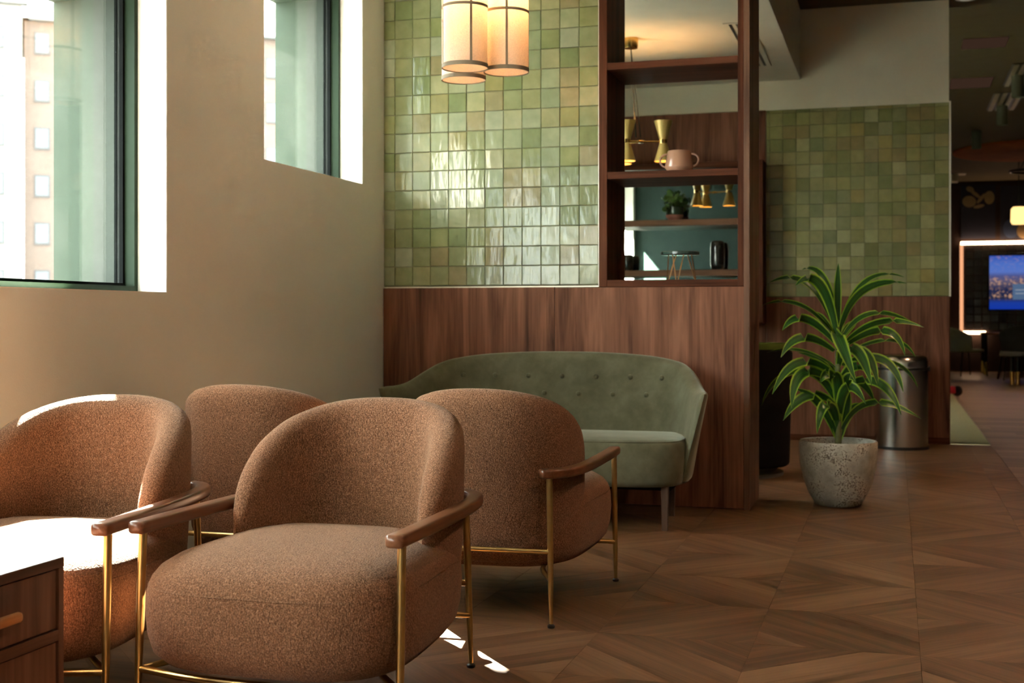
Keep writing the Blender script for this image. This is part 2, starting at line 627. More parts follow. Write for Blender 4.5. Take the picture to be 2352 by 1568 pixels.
def mk_tile(name, cols, rough):
    m, nt, b = new_mat(name)
    oi = nd(nt, 'ShaderNodeObjectInfo')
    tc = nd(nt, 'ShaderNodeTexCoord')
    r = ramp(nt, [(i / len(cols), c) for i, c in enumerate(cols)], 'CONSTANT')
    nt.links.new(oi.outputs['Random'], r.inputs['Fac'])
    comb = nd(nt, 'ShaderNodeCombineXYZ')
    for s in ('X', 'Y', 'Z'):
        nt.links.new(oi.outputs['Random'], comb.inputs[s])
    ml = nd(nt, 'ShaderNodeVectorMath', operation='MULTIPLY')
    ml.inputs[1].default_value = (91, 57, 73)
    nt.links.new(comb.outputs[0], ml.inputs[0])
    ad = nd(nt, 'ShaderNodeVectorMath', operation='ADD')
    nt.links.new(tc.outputs['Object'], ad.inputs[0])
    nt.links.new(ml.outputs[0], ad.inputs[1])
    n1 = nd(nt, 'ShaderNodeTexNoise', Scale=16.0, Detail=4.0)
    nt.links.new(ad.outputs[0], n1.inputs['Vector'])
    r2 = ramp(nt, [(0.3, (0.86, 0.87, 0.82)), (0.7, (1.12, 1.10, 1.10))])
    nt.links.new(n1.outputs['Fac'], r2.inputs['Fac'])
    mx = nd(nt, 'ShaderNodeMixRGB', blend_type='MULTIPLY')
    mx.inputs['Fac'].default_value = 1.0
    nt.links.new(r.outputs['Color'], mx.inputs['Color1'])
    nt.links.new(r2.outputs['Color'], mx.inputs['Color2'])
    nt.links.new(mx.outputs['Color'], b.inputs['Base Color'])
    b.inputs['Roughness'].default_value = rough
    b.inputs['Specular IOR Level'].default_value = 0.5
    mp = nd(nt, 'ShaderNodeMapping')
    mp.inputs['Scale'].default_value = (26, 26, 9)
    nt.links.new(ad.outputs[0], mp.inputs['Vector'])
    n2 = nd(nt, 'ShaderNodeTexNoise', Scale=1.0, Detail=2.0)
    nt.links.new(mp.outputs[0], n2.inputs['Vector'])
    bp = nd(nt, 'ShaderNodeBump', Strength=0.42, Distance=0.006)
    nt.links.new(n2.outputs['Fac'], bp.inputs['Height'])
    nt.links.new(bp.outputs['Normal'], b.inputs['Normal'])
    return m


SAGE = [(0.215, 0.225, 0.112), (0.175, 0.198, 0.085), (0.25, 0.268, 0.155), (0.20, 0.218, 0.108), (0.225, 0.208, 0.085), (0.24, 0.265, 0.165),
        (0.19, 0.212, 0.105), (0.26, 0.262, 0.138), (0.155, 0.185, 0.08), (0.228, 0.255, 0.148), (0.225, 0.198, 0.10), (0.205, 0.222, 0.095),
        (0.26, 0.28, 0.185), (0.21, 0.222, 0.108), (0.198, 0.23, 0.13), (0.235, 0.235, 0.125)]
M['tile'] = mk_tile('sage_glazed_tile', SAGE, 0.16)
M['warmlit_tile'] = mk_tile('warmlit_glazed_tile', [(c[0] * (0.72 + 0.62 * ((i * 7) % 16) / 16), c[1] * (0.68 + 0.5 * ((i * 7) % 16) / 16), c[2] * (0.38 + 0.5 * ((i * 7) % 16) / 16)) for i, c in enumerate(SAGE)], 0.28)  # same sage glaze, shifted olive to paint in the different light back there


def mk_glass():
    m = bpy.data.materials.new('window_glass')
    m.use_nodes = True
    nt = m.node_tree
    nt.nodes.clear()
    out = nd(nt, 'ShaderNodeOutputMaterial')
    tr = nd(nt, 'ShaderNodeBsdfTransparent')
    tr.inputs['Color'].default_value = (0.93, 0.97, 0.94, 1)
    gl = nd(nt, 'ShaderNodeBsdfGlossy')
    gl.inputs['Roughness'].default_value = 0.03
    lw = nd(nt, 'ShaderNodeLayerWeight', Blend=0.5)
    fr = ramp(nt, [(0.0, (0.03, 0.03, 0.03)), (0.55, (0.05, 0.05, 0.05)), (0.8, (0.18, 0.18, 0.18)), (1.0, (0.8, 0.8, 0.8))])
    nt.links.new(lw.outputs['Facing'], fr.inputs['Fac'])
    m1 = nd(nt, 'ShaderNodeMixShader')
    nt.links.new(fr.outputs['Color'], m1.inputs[0])
    nt.links.new(tr.outputs[0], m1.inputs[1])
    nt.links.new(gl.outputs[0], m1.inputs[2])
    # a thin film of street dust on the pane
    tc = nd(nt, 'ShaderNodeTexCoord')
    nz = nd(nt, 'ShaderNodeTexNoise', Scale=5.0, Detail=6.0)
    nt.links.new(tc.outputs['Object'], nz.inputs['Vector'])
    rp = ramp(nt, [(0.35, (0.0004, 0.0004, 0.0004)), (0.75, (0.002, 0.002, 0.002))])
    nt.links.new(nz.outputs['Fac'], rp.inputs['Fac'])
    df = nd(nt, 'ShaderNodeBsdfTranslucent')
    df.inputs['Color'].default_value = (0.8, 0.8, 0.76, 1)
    m2 = nd(nt, 'ShaderNodeMixShader')
    nt.links.new(rp.outputs['Color'], m2.inputs[0])
    nt.links.new(m1.outputs[0], m2.inputs[1])
    nt.links.new(df.outputs[0], m2.inputs[2])
    nt.links.new(m2.outputs[0], out.inputs['Surface'])
    return m


M['glass'] = mk_glass()


def mk_mirror():
    m, nt, b = new_mat('mirror')
    b.inputs['Base Color'].default_value = (0.72, 0.76, 0.72, 1)
    b.inputs['Metallic'].default_value = 1.0
    b.inputs['Roughness'].default_value = 0.01
    return m


M['mirror'] = mk_mirror()


def mk_shade(name, col, tcol):
    m = bpy.data.materials.new(name)
    m.use_nodes = True
    nt = m.node_tree
    nt.nodes.clear()
    out = nd(nt, 'ShaderNodeOutputMaterial')
    tc = nd(nt, 'ShaderNodeTexCoord')
    mp = nd(nt, 'ShaderNodeMapping')
    mp.inputs['Scale'].default_value = (160, 160, 420)
    nt.links.new(tc.outputs['Object'], mp.inputs['Vector'])
    nz = nd(nt, 'ShaderNodeTexNoise', Scale=1.0, Detail=3.0)
    nt.links.new(mp.outputs[0], nz.inputs['Vector'])

    def tinted(c):
        r = ramp(nt, [(0.3, tuple(x * 0.85 for x in c)), (0.7, tuple(min(x * 1.1, 1) for x in c))])
        nt.links.new(nz.outputs['Fac'], r.inputs['Fac'])
        return r
    df = nd(nt, 'ShaderNodeBsdfDiffuse')
    tl = nd(nt, 'ShaderNodeBsdfTranslucent')
    nt.links.new(tinted(col).outputs['Color'], df.inputs['Color'])
    nt.links.new(tinted(tcol).outputs['Color'], tl.inputs['Color'])
    mx = nd(nt, 'ShaderNodeMixShader')
    mx.inputs[0].default_value = 0.5
    nt.links.new(df.outputs[0], mx.inputs[1])
    nt.links.new(tl.outputs[0], mx.inputs[2])
    nt.links.new(mx.outputs[0], out.inputs['Surface'])
    return m


M['linen'] = mk_shade('linen_shade', (0.82, 0.79, 0.74), (0.86, 0.68, 0.50))


def emis(name, col, strength):
    m = bpy.data.materials.new(name)
    m.use_nodes = True
    nt = m.node_tree
    nt.nodes.clear()
    out = nd(nt, 'ShaderNodeOutputMaterial')
    e = nd(nt, 'ShaderNodeEmission')
    e.inputs['Color'].default_value = (*col, 1)
    e.inputs['Strength'].default_value = strength
    nt.links.new(e.outputs[0], out.inputs['Surface'])
    return m


M['led'] = emis('led_strip', (1.0, 0.62, 0.34), 2.0)
M['led_soft'] = emis('led_strip_edge', (1.0, 0.45, 0.22), 0.16)
M['lamp_glow'] = emis('lamp_glass', (1.0, 0.62, 0.22), 0.30)
M['panel_dim'] = emis('dim_panel', (1.0, 0.52, 0.33), 0.006)
M['downlight'] = emis('downlight_glow', (0.9, 0.85, 0.7), 0.06)


def mk_screen():
    m = bpy.data.materials.new('tv_picture')
    m.use_nodes = True
    nt = m.node_tree
    nt.nodes.clear()
    out = nd(nt, 'ShaderNodeOutputMaterial')
    e = nd(nt, 'ShaderNodeEmission', Strength=0.11)
    tc = nd(nt, 'ShaderNodeTexCoord')
    sp = nd(nt, 'ShaderNodeSeparateXYZ')
    nt.links.new(tc.outputs['Generated'], sp.inputs[0])
    base = ramp(nt, [(0.0, (0.01, 0.05, 0.5)), (0.12, (0.015, 0.06, 0.45)), (0.2, (0.03, 0.035, 0.08)), (0.38, (0.02, 0.03, 0.10)),
                     (0.5, (0.16, 0.13, 0.2)), (0.62, (0.10, 0.12, 0.34)), (0.7, (0.13, 0.24, 0.75)), (0.85, (0.10, 0.22, 0.75)), (1.0, (0.05, 0.12, 0.6))])
    nt.links.new(sp.outputs['Z'], base.inputs['Fac'])
    # warm town lights and their reflections in the water
    mp = nd(nt, 'ShaderNodeMapping')
    mp.inputs['Scale'].default_value = (26, 1, 22)
    nt.links.new(tc.outputs['Generated'], mp.inputs['Vector'])
    nz = nd(nt, 'ShaderNodeTexNoise', Scale=1.0, Detail=3.0)
    nt.links.new(mp.outputs[0], nz.inputs['Vector'])
    r = ramp(nt, [(0.5, (0, 0, 0)), (0.62, (1, 1, 1))])
    nt.links.new(nz.outputs['Fac'], r.inputs['Fac'])
    band = ramp(nt, [(0.17, (0, 0, 0)), (0.22, (0.9, 0.9, 0.9)), (0.32, (0.5, 0.5, 0.5)), (0.42, (0.1, 0.1, 0.1)), (0.48, (0.9, 0.9, 0.9)), (0.58, (0.5, 0.5, 0.5)), (0.64, (0, 0, 0)), (0.85, (0.1, 0.1, 0.1)), (0.95, (0.25, 0.25, 0.25))])
    nt.links.new(sp.outputs['Z'], band.inputs['Fac'])
    mu = nd(nt, 'ShaderNodeMixRGB', blend_type='MULTIPLY')
    mu.inputs['Fac'].default_value = 1
    nt.links.new(r.outputs['Color'], mu.inputs['Color1'])
    nt.links.new(band.outputs['Color'], mu.inputs['Color2'])
    mx = nd(nt, 'ShaderNodeMixRGB')
    nt.links.new(mu.outputs['Color'], mx.inputs['Fac'])
    nt.links.new(base.outputs['Color'], mx.inputs['Color1'])
    mx.inputs['Color2'].default_value = (0.9, 0.5, 0.3, 1)
    nt.links.new(mx.outputs['Color'], e.inputs['Color'])
    nt.links.new(e.outputs[0], out.inputs['Surface'])
    return m


M['screen'] = mk_screen()
M['dialog'] = emis('tv_dialog', (0.10, 0.17, 0.30), 0.12)
M['dialog_line'] = emis('tv_dialog_line', (0.35, 0.40, 0.48), 0.12)


def mk_leaf():
    m, nt, b = new_mat('variegated_leaf')
    uv = nd(nt, 'ShaderNodeUVMap')
    sp = nd(nt, 'ShaderNodeSeparateXYZ')
    nt.links.new(uv.outputs[0], sp.inputs[0])
    r = ramp(nt, [(0.0, (0.27, 0.42, 0.03)), (0.10, (0.25, 0.40, 0.03)), (0.17, (0.02, 0.085, 0.012)), (0.34, (0.014, 0.06, 0.012)),
                  (0.43, (0.03, 0.115, 0.015)), (0.5, (0.016, 0.065, 0.012)), (0.57, (0.03, 0.115, 0.015)), (0.66, (0.014, 0.06, 0.012)),
                  (0.83, (0.02, 0.085, 0.012)), (0.90, (0.25, 0.40, 0.03)), (1.0, (0.27, 0.42, 0.03))])
    nt.links.new(sp.outputs['X'], r.inputs['Fac'])
    nt.links.new(r.outputs['Color'], b.inputs['Base Color'])
    b.inputs['Roughness'].default_value = 0.33
    b.inputs['Specular IOR Level'].default_value = 0.5
    tl = nd(nt, 'ShaderNodeBsdfTranslucent')
    nt.links.new(r.outputs['Color'], tl.inputs['Color'])
    mx = nd(nt, 'ShaderNodeMixShader')
    mx.inputs[0].default_value = 0.3
    out = nt.nodes['Material Output']
    nt.links.new(b.outputs[0], mx.inputs[1])
    nt.links.new(tl.outputs[0], mx.inputs[2])
    nt.links.new(mx.outputs[0], out.inputs['Surface'])
    return m


M['leaf'] = mk_leaf()
M['small_leaf'] = plain('small_leaf', (0.10, 0.19, 0.05), 0.5, var=0.35, nscale=20)


def mk_brick():
    m, nt, b = new_mat('pale_brick')
    tc = nd(nt, 'ShaderNodeTexCoord')
    sp = nd(nt, 'ShaderNodeSeparateXYZ')
    nt.links.new(tc.outputs['Object'], sp.inputs[0])
    cb = nd(nt, 'ShaderNodeCombineXYZ')
    nt.links.new(sp.outputs['X'], cb.inputs['X'])
    nt.links.new(sp.outputs['Z'], cb.inputs['Y'])
    br = nd(nt, 'ShaderNodeTexBrick')
    br.inputs['Scale'].default_value = 3.0
    br.inputs['Color1'].default_value = (0.075, 0.05, 0.04, 1)
    br.inputs['Color2'].default_value = (0.09, 0.06, 0.047, 1)
    br.inputs['Mortar'].default_value = (0.10, 0.08, 0.065, 1)
    nt.links.new(cb.outputs[0], br.inputs['Vector'])
    nt.links.new(br.outputs['Color'], b.inputs['Base Color'])
    b.inputs['Roughness'].default_value = 0.95
    return m


M['brick'] = mk_brick()
M['roof'] = plain('red_roof', (0.022, 0.011, 0.0095), 0.9, nscale=0.6)
M['far_pane'] = plain('far_pane', (0.06, 0.07, 0.08), 0.3, spec=0.3, var=0.1, nscale=0.5)

# ------------------------------------------------------------------ room shell
XL, XO = -2.77, -3.28            # inner and outer face of the window wall
YP, TP = 6.676, 0.46             # shelving partition: front face, thickness
XP = -0.72                       # free end of the partition
XT = -1.522                      # tiles end, shelf unit begins
Y2, X2 = 10.56, 0.41             # far tiled wall: face, free end
CEIL, CEIL_LOW = 3.5, 2.93
WOOD_TOP = 1.163

WINDOWS = [  # y0, y1, z0, z1
    (-4.6, 0.9, 1.1, 2.45),  # unseen window, added behind the camera to brighten the room
    (1.45, 4.44, 1.095, 2.45),
    (5.25, 6.38, 1.72, 3.0),
    (7.25, 8.5, 1.2, 2.5),
    (12.4, 13.6, 1.3, 2.5),
]


def wall_left():
    mb = MB()
    y = -6.0
    for (y0, y1, z0, z1) in WINDOWS:
        mb.box(XO, XL, y, y0, -0.1, CEIL)
        mb.box(XO, XL, y0, y1, -0.1, z0)
        mb.box(XO, XL, y0, y1, z1, CEIL)
        y = y1
    mb.box(XO, XL, y, 25.5, -0.1, CEIL)
    return struct(mb.build('wall_left', M['wall']))


wall_left()

# floors
fl = struct(MB().box(-2.77, 0.72, -6, 10.56, -0.12, -0.006).build('floor_base', M['underlay']))
fl.name = 'floor'
fl2 = struct(MB().box(0.72, 8.0, -6, 25.5, -0.12, -0.004).build('floor_aisle', M['board_wood']))
fl3 = struct(MB().box(-2.77, 0.72, 10.62, 25.5, -0.12, -0.002).build('floor_carpet', M['carpet']))

# ceilings
struct(box('ceiling', XO, 8.0, -6, YP, CEIL, CEIL + 0.2, M['ceiling']))
struct(box('ceiling_alcove', XO, -0.735, YP, Y2, CEIL_LOW, CEIL + 0.2, M['ceiling']))
struct(box('ceiling_aisle', -0.735, 8.0, YP, 25.5, CEIL, CEIL + 0.2, M['ceiling_dark']))
struct(box('ceiling_lounge', XO, -0.735, Y2, 25.5, CEIL, CEIL + 0.2, M['ceiling_dark']))
# remaining enclosure
struct(box('wall_rear', XO, 8.0, -6.2, -6, -0.1, CEIL, M['wall']))
struct(box('wall_right', 8.0, 8.2, -6.2, 25.5, -0.1, CEIL, M['dark_wall']))
wall_front = struct(box('wall_front', XO, 8.0, 24.9, 25.4, -0.1, CEIL, M['dark_wall']))

# ------------------------------------------------------------------ windows
def window(i, y0, y1, z0, z1, detailed=True):
    r = bpy.data.objects.new('window_%d' % i, None)
    COL.objects.link(r)
    struct(r)
    r['label'] = ['long green-framed window added behind the camera for fill light',
                  'wide green-framed window in the left wall nearest the armchairs',
                  'tall green-framed window beside the tiled partition',
                  'green-framed window behind the shelving partition',
                  'green-framed window beyond the far tiled wall'][i - 1]
    # white inner reveal lining
    e = 0.004
    xi, xf = XL - 0.001, -2.90
    mb = MB()
    mb.box(xf, xi, y0, y0 + e, z0, z1)
    mb.build('reveal', M['white'], r)
    MB().box(xf, xi, y1 - e, y1, z0, z1).build('reveal', M['white'], r)
    MB().box(xf, xi, y0 + e, y1 - e, z0, z0 + e).build('sill', M['white'], r)
    MB().box(xf, xi, y0 + e, y1 - e, z1 - e, z1).build('reveal', M['white'], r)

    def rim(name, xa, xb, t, mat):
        a = MB()
        a.box(xb, xa, y0, y0 + t, z0, z1)
        a.box(xb, xa, y1 - t, y1, z0, z1)
        a.box(xb, xa, y0 + t, y1 - t, z0, z0 + t)
        a.box(xb, xa, y0 + t, y1 - t, z1 - t, z1)
        return a.build(name, mat, r)
    rim('frame', -2.90, -2.945, 0.028, M['green_frame'])
    rim('gasket', -2.945, -2.962, 0.040, M['gasket'])
    rim('spacer', -2.962, -2.975, 0.036, M['spacer'])
    rim('gasket', -2.975, -2.985, 0.040, M['gasket'])
    rim('jamb', -2.985, -3.10, 0.012, M['jamb_reflection'])
    rim('jamb', -3.10, -3.29, 0.010, M['green_jamb'])
    if i in (2, 3):                      # the outer opening has a lower head than the inner one
        hz = 2.285 if i == 2 else 2.74
        MB().box(-3.29, -3.06, y0 + 0.012, y1 - 0.012, hz, z1 - 0.012).build('lintel', M['green_jamb'], r)
    MB().box(-2.9715, -2.9655, y0 + 0.036, y1 - 0.036, z0 + 0.036, z1 - 0.036).build('pane', M['glass'], r)
    return r


for i, wv in enumerate(WINDOWS):
    window(i + 1, *wv)

# ------------------------------------------------------------------ tiles
def tile_meshes(p, mat, n=5):
    out = []
    for k in range(n):
        h = p / 2 - 0.0009
        t = 0.009
        rnd = random.Random(50 + k)
        j = [rnd.uniform(-0.0012, 0.0004) for _ in range(8)]
        b = 0.0025
        v = []
        cs = [(-1, -1), (1, -1), (1, 1), (-1, 1)]
        for q, (sx, sz) in enumerate(cs):
            v.append((sx * (h + j[2 * q]), 0, sz * (h + j[2 * q + 1])))
        for q, (sx, sz) in enumerate(cs):
            v.append((sx * (h + j[2 * q]), -t + 0.002, sz * (h + j[2 * q + 1])))
        for q, (sx, sz) in enumerate(cs):
            v.append((sx * (h + j[2 * q] - b), -t, sz * (h + j[2 * q + 1] - b)))
        f = []
        for a in (0, 4):
            for q in range(4):
                q2 = (q + 1) % 4
                f.append((a + q, a + q2, a + 4 + q2, a + 4 + q))
        f.append((8, 9, 10, 11))
        me = mesh('tile', v, f)
        me.materials.append(mat)
        out.append(me)
    return out


TILES = tile_meshes(0.107, M['tile'])
WARMLIT_TILES = tile_meshes(0.107, M['warmlit_tile'])


def tile_field(parent, xr, xl, z0, z1, yface, kinds, p=0.107):
    """tiles run leftward from xr and upward from z0; the last ones are cut"""
    col = 0
    x = xr
    while x > xl + 0.004:
        wd = min(p, x - xl)
        z = z0
        while z < z1 - 0.004:
            ht = min(p, z1 - z)
            o = bpy.data.objects.new('tile', random.choice(kinds))
            COL.objects.link(o)
            o.parent = parent
            o.location = (x - wd / 2, yface, z + ht / 2)
            flip = random.choice((0, PI))
            o.rotation_euler = (random.gauss(0, 0.015), flip, random.gauss(0, 0.015))
            o.scale = (wd / p, 1, ht / p)
            z += p
        x -= p
        col += 1


# partition between the nook and the alcove
wall_back = struct(box('wall_back', XL, XT, YP + 0.012, YP + TP, 0, CEIL, M['grout']))
wall_back['label'] = 'partition wall with glossy sage tiles above walnut panelling'
tile_field(wall_back, XT - 0.004, XL, WOOD_TOP + 0.012, CEIL, YP + 0.012, TILES)
xs = at_y(1275, YP)[0]
box('panel', XL + 0.003, xs - 0.0012, YP - 0.012, YP + 0.012, 0.004, WOOD_TOP, M['walnut_panel'], wall_back, 0.0012, 1)
box('panel', xs + 0.0012, XP - 0.03, YP - 0.012, YP + 0.012, 0.004, WOOD_TOP - 0.004, M['walnut_panel'], wall_back, 0.0012, 1)
struct(box('trim_1', XT - 0.004, XT, YP - 0.002, YP + 0.012, WOOD_TOP, CEIL, M['trim_metal']))
struct(box('trim_2', XL, XT, YP - 0.006, YP + 0.012, WOOD_TOP, WOOD_TOP + 0.006, M['trim_metal']))
box('panel', XT, XP - 0.03, YP + 0.012, YP + TP - 0.02, 0.004, WOOD_TOP - 0.004, M['walnut_panel'], wall_back)

box('rear_cladding', XL, XT, YP + TP, YP + TP + 0.012, 0, CEIL_LOW, M['teal_wall'], wall_back)

# far tiled wall
wall_far = struct(box('wall_far', XL, X2, Y2 + 0.012, Y2 + 0.32, 0, CEIL, M['cream']))
wall_far['label'] = 'far wall with sage tiles tinted olive for the far light, walnut panels and cream plaster above'
XM = -1.007                        # tiles begin here; mirror bay lies left of it
box('grout_bed', XM, X2, Y2 + 0.007, Y2 + 0.0118, WOOD_TOP, 2.69, M['dark_grout'], wall_far)
tile_field(wall_far, X2, XM, WOOD_TOP + 0.004, 2.69, Y2 + 0.010, WARMLIT_TILES)
for k in range(2):
    a = XM + (X2 - XM) * k / 2
    box('panel', a + 0.0004, a + (X2 - XM) / 2 - 0.0004 + 0.006 * k, Y2 - 0.008, Y2 + 0.012, 0.05, WOOD_TOP, M['walnut_panel'], wall_far, 0.001, 1)
struct(box('baseboard_far', XM, X2, Y2 - 0.006, Y2 + 0.012, 0, 0.05, M['shelf_wood_x']))
struct(box('trim_3', X2, X2 + 0.014, Y2 - 0.004, Y2 + 0.02, WOOD_TOP, 2.70, M['trim_metal']))
struct(box('trim_4', X2, X2 + 0.008, Y2 - 0.008, Y2 + 0.32, 0, WOOD_TOP, M['shelf_wood_z']))

# ------------------------------------------------------------------ chevron floor: diagonal planks in mirrored squares
TS = 0.4867
X0G, Y0G = 0.0727, 3.94           # a node where four squares meet point to point
NS = 3
planks = []


def clip(poly, xmin, xmax, ymin, ymax):
    def cut(pts, inside, inter):
        out = []
        for i in range(len(pts)):
            a, b = pts[i - 1], pts[i]
            ia, ib = inside(a), inside(b)
            if ib:
                if not ia:
                    out.append(inter(a, b))
                out.append(b)
            elif ia:
                out.append(inter(a, b))
        return out
    for ax, lim, sg in ((0, xmin, 1), (0, xmax, -1), (1, ymin, 1), (1, ymax, -1)):
        if not poly:
            return poly
        poly = cut(poly, lambda p: sg * (p[ax] - lim) >= 0,
                   lambda a, b: tuple(a[k] + (b[k] - a[k]) * (lim - a[ax]) / (b[ax] - a[ax]) for k in (0, 1)))
    return poly


g = 0.0006
for i in range(-6, 2):
    for j in range(-5, 14):
        xa, ya = X0G + i * TS, Y0G + j * TS
        # nodes sit on lattice points with (i+j) even; strips run node to node
        even = (i + j) % 2 == 0
        # centre corners of this square (odd lattice points)
        if even:
            corners = [((xa + TS, ya), (-1, 1)), ((xa, ya + TS), (1, -1))]
        else:
            corners = [((xa, ya), (1, 1)), ((xa + TS, ya + TS), (-1, -1))]
        for (c, sg) in corners:
            for k in range(NS):
                u0, u1 = TS * k / NS, TS * (k + 1) / NS
                if k == 0:
                    poly = [(0, 0), (u1, 0), (0, u1)]
                else:
                    poly = [(u0, 0), (u1, 0), (0, u1), (0, u0)]
                planks.append((c, sg, k, poly))


def plank_item(c, sg, k, poly):
    # shrink toward own centroid for the joint
    cx = sum(p[0] for p in poly) / len(poly)
    cy = sum(p[1] for p in poly) / len(poly)

    def shr(p):
        d = math.hypot(p[0] - cx, p[1] - cy)
        s = 1 - 1.6 * g / max(d, 0.01)
        return (cx + (p[0] - cx) * s, cy + (p[1] - cy) * s)
    q = [shr(p) for p in poly]
    wpts = [(c[0] + sg[0] * p[0], c[1] + sg[1] * p[1]) for p in q]
    wpts = clip(wpts, XL + 0.002, 0.719, 1.5, Y2)
    if len(wpts) < 3:
        return None
    ctr = (c[0] + sg[0] * cx, c[1] + sg[1] * cy)
    # grain direction: along the strip
    ang = math.atan2(sg[1] * 1.0, sg[0] * -1.0)
    return wpts, ctr, ang


def prism(pts, z0, z1):
    n = len(pts)
    area = sum(pts[i - 1][0] * pts[i][1] - pts[i][0] * pts[i - 1][1] for i in range(n))
    if area < 0:
        pts = pts[::-1]
    v = [(p[0], p[1], z1) for p in pts] + [(p[0], p[1], z0) for p in pts]
    f = [tuple(range(n))]
    for i in range(n):
        i2 = (i + 1) % n
        f.append((i2, i, n + i, n + i2))
    return v, f


items = []
for pk in planks:
    it = plank_item(*pk)
    if it is None:
        continue
    wpts, ctr, ang = it
    d = -SA * ctr[0] + CA * ctr[1]
    lat = CA * ctr[0] + SA * ctr[1]
    px = CX + FPX * lat / max(d, 0.3)
    py = HY + FPX / max(d, 0.3)
    seen = d > 0.5 and 980 < px < 2460 and py < 1640 and not (ctr[0] < -1.2 and ctr[1] > 3.9)
    items.append((0 if seen else 1, d, wpts, ctr, ang))
items.sort(key=lambda t: (t[0], t[1]))
rest = MB()
for n, (hid, d, wpts, ctr, ang) in enumerate(items):
    if n < 296:
        ca, sa = math.cos(-ang), math.sin(-ang)
        loc = [((p[0] - ctr[0]) * ca - (p[1] - ctr[1]) * sa, (p[0] - ctr[0]) * sa + (p[1] - ctr[1]) * ca) for p in wpts]
        v, f = prism(loc, -0.006, 0.0)
        me = mesh('plank', v, f)
        add('plank', me, M['floor_wood'], fl, (ctr[0], ctr[1], random.uniform(-0.0004, 0.0)), (0, 0, ang))
    else:
        v, f = prism(wpts, -0.006, 0.0)
        rest.raw(v, f)
ro = rest.build('chevron_planks', M['floor_wood'], fl)
ro['kind'] = 'stuff'

# straight boards of the aisle, built where they can be told apart
bw, bl = 0.19, 1.25
yb = 5.2
rowi = 0
while yb < 13.5:
    x = 0.722 - (rowi * 0.47) % bl
    while x < 2.4:
        a, b_ = max(x, 0.722), x + bl
        if b_ - a > 0.05 and a < 2.4:
            box('board', -(b_ - a) / 2 + 0.001, (b_ - a) / 2 - 0.001, -bw / 2 + 0.001, bw / 2 - 0.001, -0.004, 0.0, M['board_wood'], fl2).location = ((a + b_) / 2, yb, 0)
        x += bl
    yb += bw
    rowi += 1

# ------------------------------------------------------------------ shelving in the partition
sh = thing('shelving_unit', 'open walnut shelving frame built into the end of the tiled partition', 'shelving', (XT, YP, 0))
DEP = TP


def sbox(name, x0, x1, y0, y1, z0, z1, mat, bevel=0.0015):
    return box(name, x0 - XT, x1 - XT, y0 - YP, y1 - YP, z0, z1, mat, sh, bevel, 1)


TW = 0.046
sbox('post', XT + 0.001, XT + TW, YP - 0.012, YP + DEP, WOOD_TOP - 0.002, CEIL, M['shelf_wood_z'])
sbox('post', -0.7815, XP - 0.031, YP - 0.012, YP + DEP, WOOD_TOP - 0.002, CEIL, M['shelf_wood_z'])
sbox('end_panel', XP - 0.03, XP, YP - 0.016, YP + DEP, 0.0, CEIL, M['walnut_dark'])
for (za, zb) in ((1.161, 1.198), (1.739, 1.776), (2.324, 2.361), (2.90, 2.937)):
    sbox('shelf', XT + TW + 0.0005, -0.782, YP - 0.010, YP + DEP - 0.002, za, zb, M['shelf_wood_x'])

# mug
mx_, md = at_y(1560, 6.80)
mug = thing('mug', 'two-handled tan stoneware cup on the middle shelf', 'cup', (mx_, 6.80, 1.776))
prof = [(0.0, 0.0), (0.060, 0.0), (0.063, 0.004), (0.077, 0.026), (0.077, 0.03), (0.063, 0.112), (0.061, 0.116), (0.057, 0.113), (0.070, 0.032), (0.0, 0.012)]
add('body', lathe_mesh('mug_body', prof, 40), M['mug'], mug)
for s in (-1, 1):
    pts = []
    for k in range(13):
        a = -PI * 0.52 + PI * 1.04 * k / 12
        pts.append((s * (0.068 + 0.036 * math.cos(a)), 0, 0.066 + 0.034 * math.sin(a)))
    tube('handle', pts, 0.0055, M['mug'], mug, 8)

# tiny marble stand
tx, td = at_y(1562, 6.88)
st = thing('plant_stand', 'miniature round marble stand on copper hairpin legs on the lowest shelf', 'stand', (tx, 6.88, 1.198))
add('top', lathe_mesh('stand_top', [(0, 0.139), (0.1, 0.139), (0.104, 0.142), (0.104, 0.154), (0.1, 0.157), (0, 0.157)], 40), M['marble'], st)
for k in range(3):
    a = 0.5 + k * 2 * PI / 3
    c, s = math.cos(a), math.sin(a)
    t_ = Vector((-s, c, 0))
    b0 = Vector((c * 0.088, s * 0.088, 0.003))
    u = Vector((c * 0.055, s * 0.055, 0.14))
    tube('leg', [u + t_ * 0.03, b0 + t_ * 0.006, b0 - t_ * 0.006, u - t_ * 0.03], 0.0032, M['copper'], st, 6)

# ------------------------------------------------------------------ mirror bay on the far wall with two shelves
mb_ = thing('mirror_shelf', 'walnut framed mirror with two shelves on the far wall behind the partition', 'mirror', (-1.0, Y2, 0))


def mbox(name, x0, x1, y0, y1, z0, z1, mat, bevel=0.0):
    return box(name, x0 + 1.0, x1 + 1.0, y0 - Y2, y1 - Y2, z0, z1, mat, mb_, bevel, 1)


